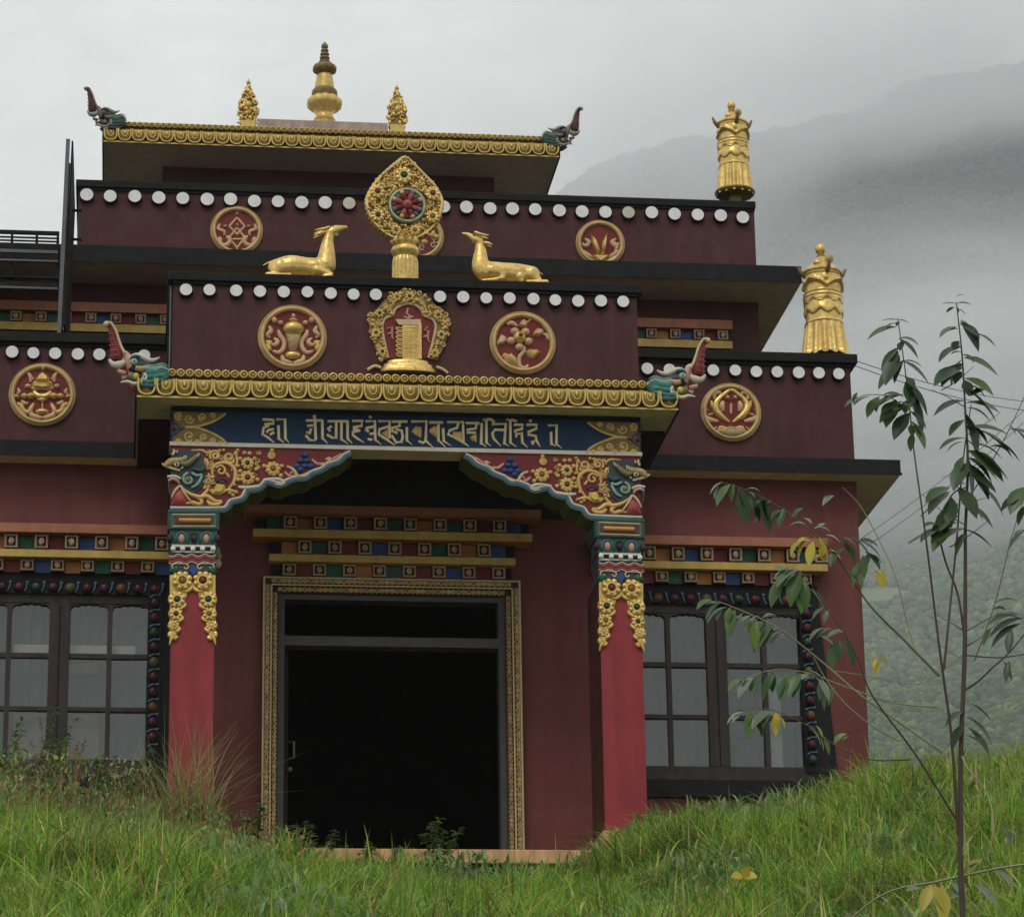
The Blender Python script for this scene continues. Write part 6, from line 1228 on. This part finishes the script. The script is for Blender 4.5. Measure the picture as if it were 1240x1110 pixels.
h2, g2_ = hill('far_mountain', 1480, 2900, 1, 32, 170, 130, hf2, hm2)
# tree crowns standing on both slopes
ico = []; 
def crown_proto(seed):
    b = bmesh.new(); bmesh.ops.create_icosphere(b, subdivisions=1, radius=1); r_ = random.Random(seed)
    for v in b.verts: v.co *= r_.uniform(.75, 1.2); v.co.z *= 1.15
    V = np.array([v.co[:] for v in b.verts]); F = np.array([[q.index for q in f.verts] for f in b.faces]); b.free(); return V, F
PR = [crown_proto(i) for i in range(6)]
def forest(name, G, N_, size, cols, wts, dens, label, cseed):
    A, R_, x, y, z = G; nr, na = A.shape; Vs = []; Fs = []; Cs = []; off = 0
    u = rng.uniform(0, na-1.001, N_*2); v = rng.uniform(0, nr-1.001, N_*2); i, j = u.astype(int), v.astype(int); fu, fv = u-i, v-j
    bl = lambda g: g[j, i]*(1-fu)*(1-fv)+g[j, i+1]*fu*(1-fv)+g[j+1, i]*(1-fu)*fv+g[j+1, i+1]*fu*fv
    X_, Y_, Z_ = bl(x), bl(y), bl(z); cn = clump_noise(X_, Y_, dens[0], cseed); k = cn > dens[1]; X_, Y_, Z_ = X_[k][:N_], Y_[k][:N_], Z_[k][:N_]; n = len(X_)
    s = size*rng.uniform(.55, 1.35, n); col = pal(n, cols, wts, .12); pi = rng.integers(0, 6, n); ph = rng.uniform(0, 6.28, n)
    for p in range(6):
        kk = np.where(pi == p)[0]; V, F = PR[p]; c_, s_ = np.cos(ph[kk])[:, None], np.sin(ph[kk])[:, None]
        vx = (V[None, :, 0]*c_-V[None, :, 1]*s_)*s[kk][:, None]+X_[kk][:, None]; vy = (V[None, :, 0]*s_+V[None, :, 1]*c_)*s[kk][:, None]+Y_[kk][:, None]; vz = (V[None, :, 2]+.6)*s[kk][:, None]+Z_[kk][:, None]
        Vs.append(np.stack([vx, vy, vz], -1).reshape(-1, 3)); Fs.append((F[None]+(np.arange(len(kk))*len(V))[:, None, None]).reshape(-1, 3)+off); Cs.append(np.repeat(col[kk], len(V), 0)); off += len(kk)*len(V)
    o = mesh_np(name, np.concatenate(Vs), np.concatenate(Fs), [grassm], np.concatenate(Cs), smooth=False); tag(o, label, 'forest', kind='stuff')
forest('near_forest', g1_, 85000, 2.2, [(.07, .14, .04), (.045, .10, .035), (.12, .19, .05), (.19, .25, .07)], [3, 3, 2, 1], (.006, -.34), 'bushes and trees scattered over the green slope behind the temple', 4.)
forest('far_forest', g2_, 70000, 5.5, [(.014, .026, .022), (.022, .038, .028), (.010, .020, .018)], [2, 2, 2], (.004, -.5), 'dark forest covering the misty far mountain', 9.)
# air: one closed box
def vol(name, o, dens, col=(.97, .98, .99), noise_scale=None, thr=(.4, .65), aniso=0.):
    M = bpy.data.materials.new(name); M.use_nodes = True; t = M.node_tree; t.nodes.clear(); out = t.nodes.new('ShaderNodeOutputMaterial'); pv = t.nodes.new('ShaderNodeVolumePrincipled')
    pv.inputs['Color'].default_value = (*col, 1); pv.inputs['Density'].default_value = dens; pv.inputs['Anisotropy'].default_value = aniso; t.links.new(pv.outputs[0], out.inputs['Volume'])
    if noise_scale:
        tc = t.nodes.new('ShaderNodeTexCoord'); nz = t.nodes.new('ShaderNodeTexNoise'); nz.inputs['Scale'].default_value = noise_scale; nz.inputs['Detail'].default_value = 4; nz.inputs['Roughness'].default_value = .55; t.links.new(tc.outputs['Object'], nz.inputs['Vector'])
        ln_ = t.nodes.new('ShaderNodeVectorMath'); ln_.operation = 'LENGTH'; t.links.new(tc.outputs['Object'], ln_.inputs[0])
        a = t.nodes.new('ShaderNodeMapRange'); a.inputs[1].default_value = thr[0]; a.inputs[2].default_value = thr[1]; t.links.new(nz.outputs[0], a.inputs[0])
        f = t.nodes.new('ShaderNodeMapRange'); f.inputs[1].default_value = 1.; f.inputs[2].default_value = .45; t.links.new(ln_.outputs['Value'], f.inputs[0])
        m1 = t.nodes.new('ShaderNodeMath'); m1.operation = 'MULTIPLY'; t.links.new(a.outputs[0], m1.inputs[0]); t.links.new(f.outputs[0], m1.inputs[1]); m2 = t.nodes.new('ShaderNodeMath'); m2.operation = 'MULTIPLY'; m2.inputs[1].default_value = dens; t.links.new(m1.outputs[0], m2.inputs[0]); t.links.new(m2.outputs[0], pv.inputs['Density'])
    o.data.materials.append(M)
q = MB(); q.box(-1300, 2300, -400, 3000, -60, 1750, white); hz = q.build('haze', None); hz.data.materials.clear(); tag(hz, 'thin pale air between the camera and the mountains', 'haze', kind='stuff'); vol('haze_air', hz, .00019, (.93, .97, 1.0))
def dirv(u, v): return _R*(u-620)/F_PX-_U*(v-555)/F_PX+_F
def mist(u, v, dist, rx, ry, rz, dens, ns, thr, label):
    b = bmesh.new(); bmesh.ops.create_icosphere(b, subdivisions=4, radius=1); me = bpy.data.meshes.new('mist_bank'); b.to_mesh(me); b.free(); o = bpy.data.objects.new('mist_bank', me); SC.collection.objects.link(o)
    d = dirv(u, v); p = CAM+d/np.linalg.norm(d)*dist; o.location = p; o.scale = (rx, ry, rz); tag(o, label, 'mist', kind='stuff'); vol('mist_air', o, dens, (.99, .99, 1), ns, thr)
mist(1000, 460, 1900, 560, 200, 105, .010, 1.7, (.36, .62), 'pale bank of mist lying across the foot of the far mountain')
mist(680, 225, 2200, 200, 220, 90, .006, 1.7, (.32, .60), 'cloud swallowing the left shoulder of the far mountain, behind the upper parapet')
mist(830, 140, 2250, 200, 240, 48, .0065, 1.9, (.34, .60), 'ragged cloud on the far ridge just left of the upper banner')
mist(940, 95, 2300, 190, 240, 46, .0065, 2.1, (.34, .60), 'ragged cloud on the far ridge just right of the upper banner')
mist(1060, 62, 2350, 200, 240, 46, .009, 2.1, (.32, .58), 'ragged cloud on the middle of the far ridge')
mist(1190, 50, 2400, 220, 240, 50, .011, 2.0, (.31, .57), 'cloud veiling the summit of the far mountain at the right edge')
mist(1120, 640, 900, 130, 60, 50, .0040, 1.9, (.38, .64), 'low veil of mist drifting over the green slope')
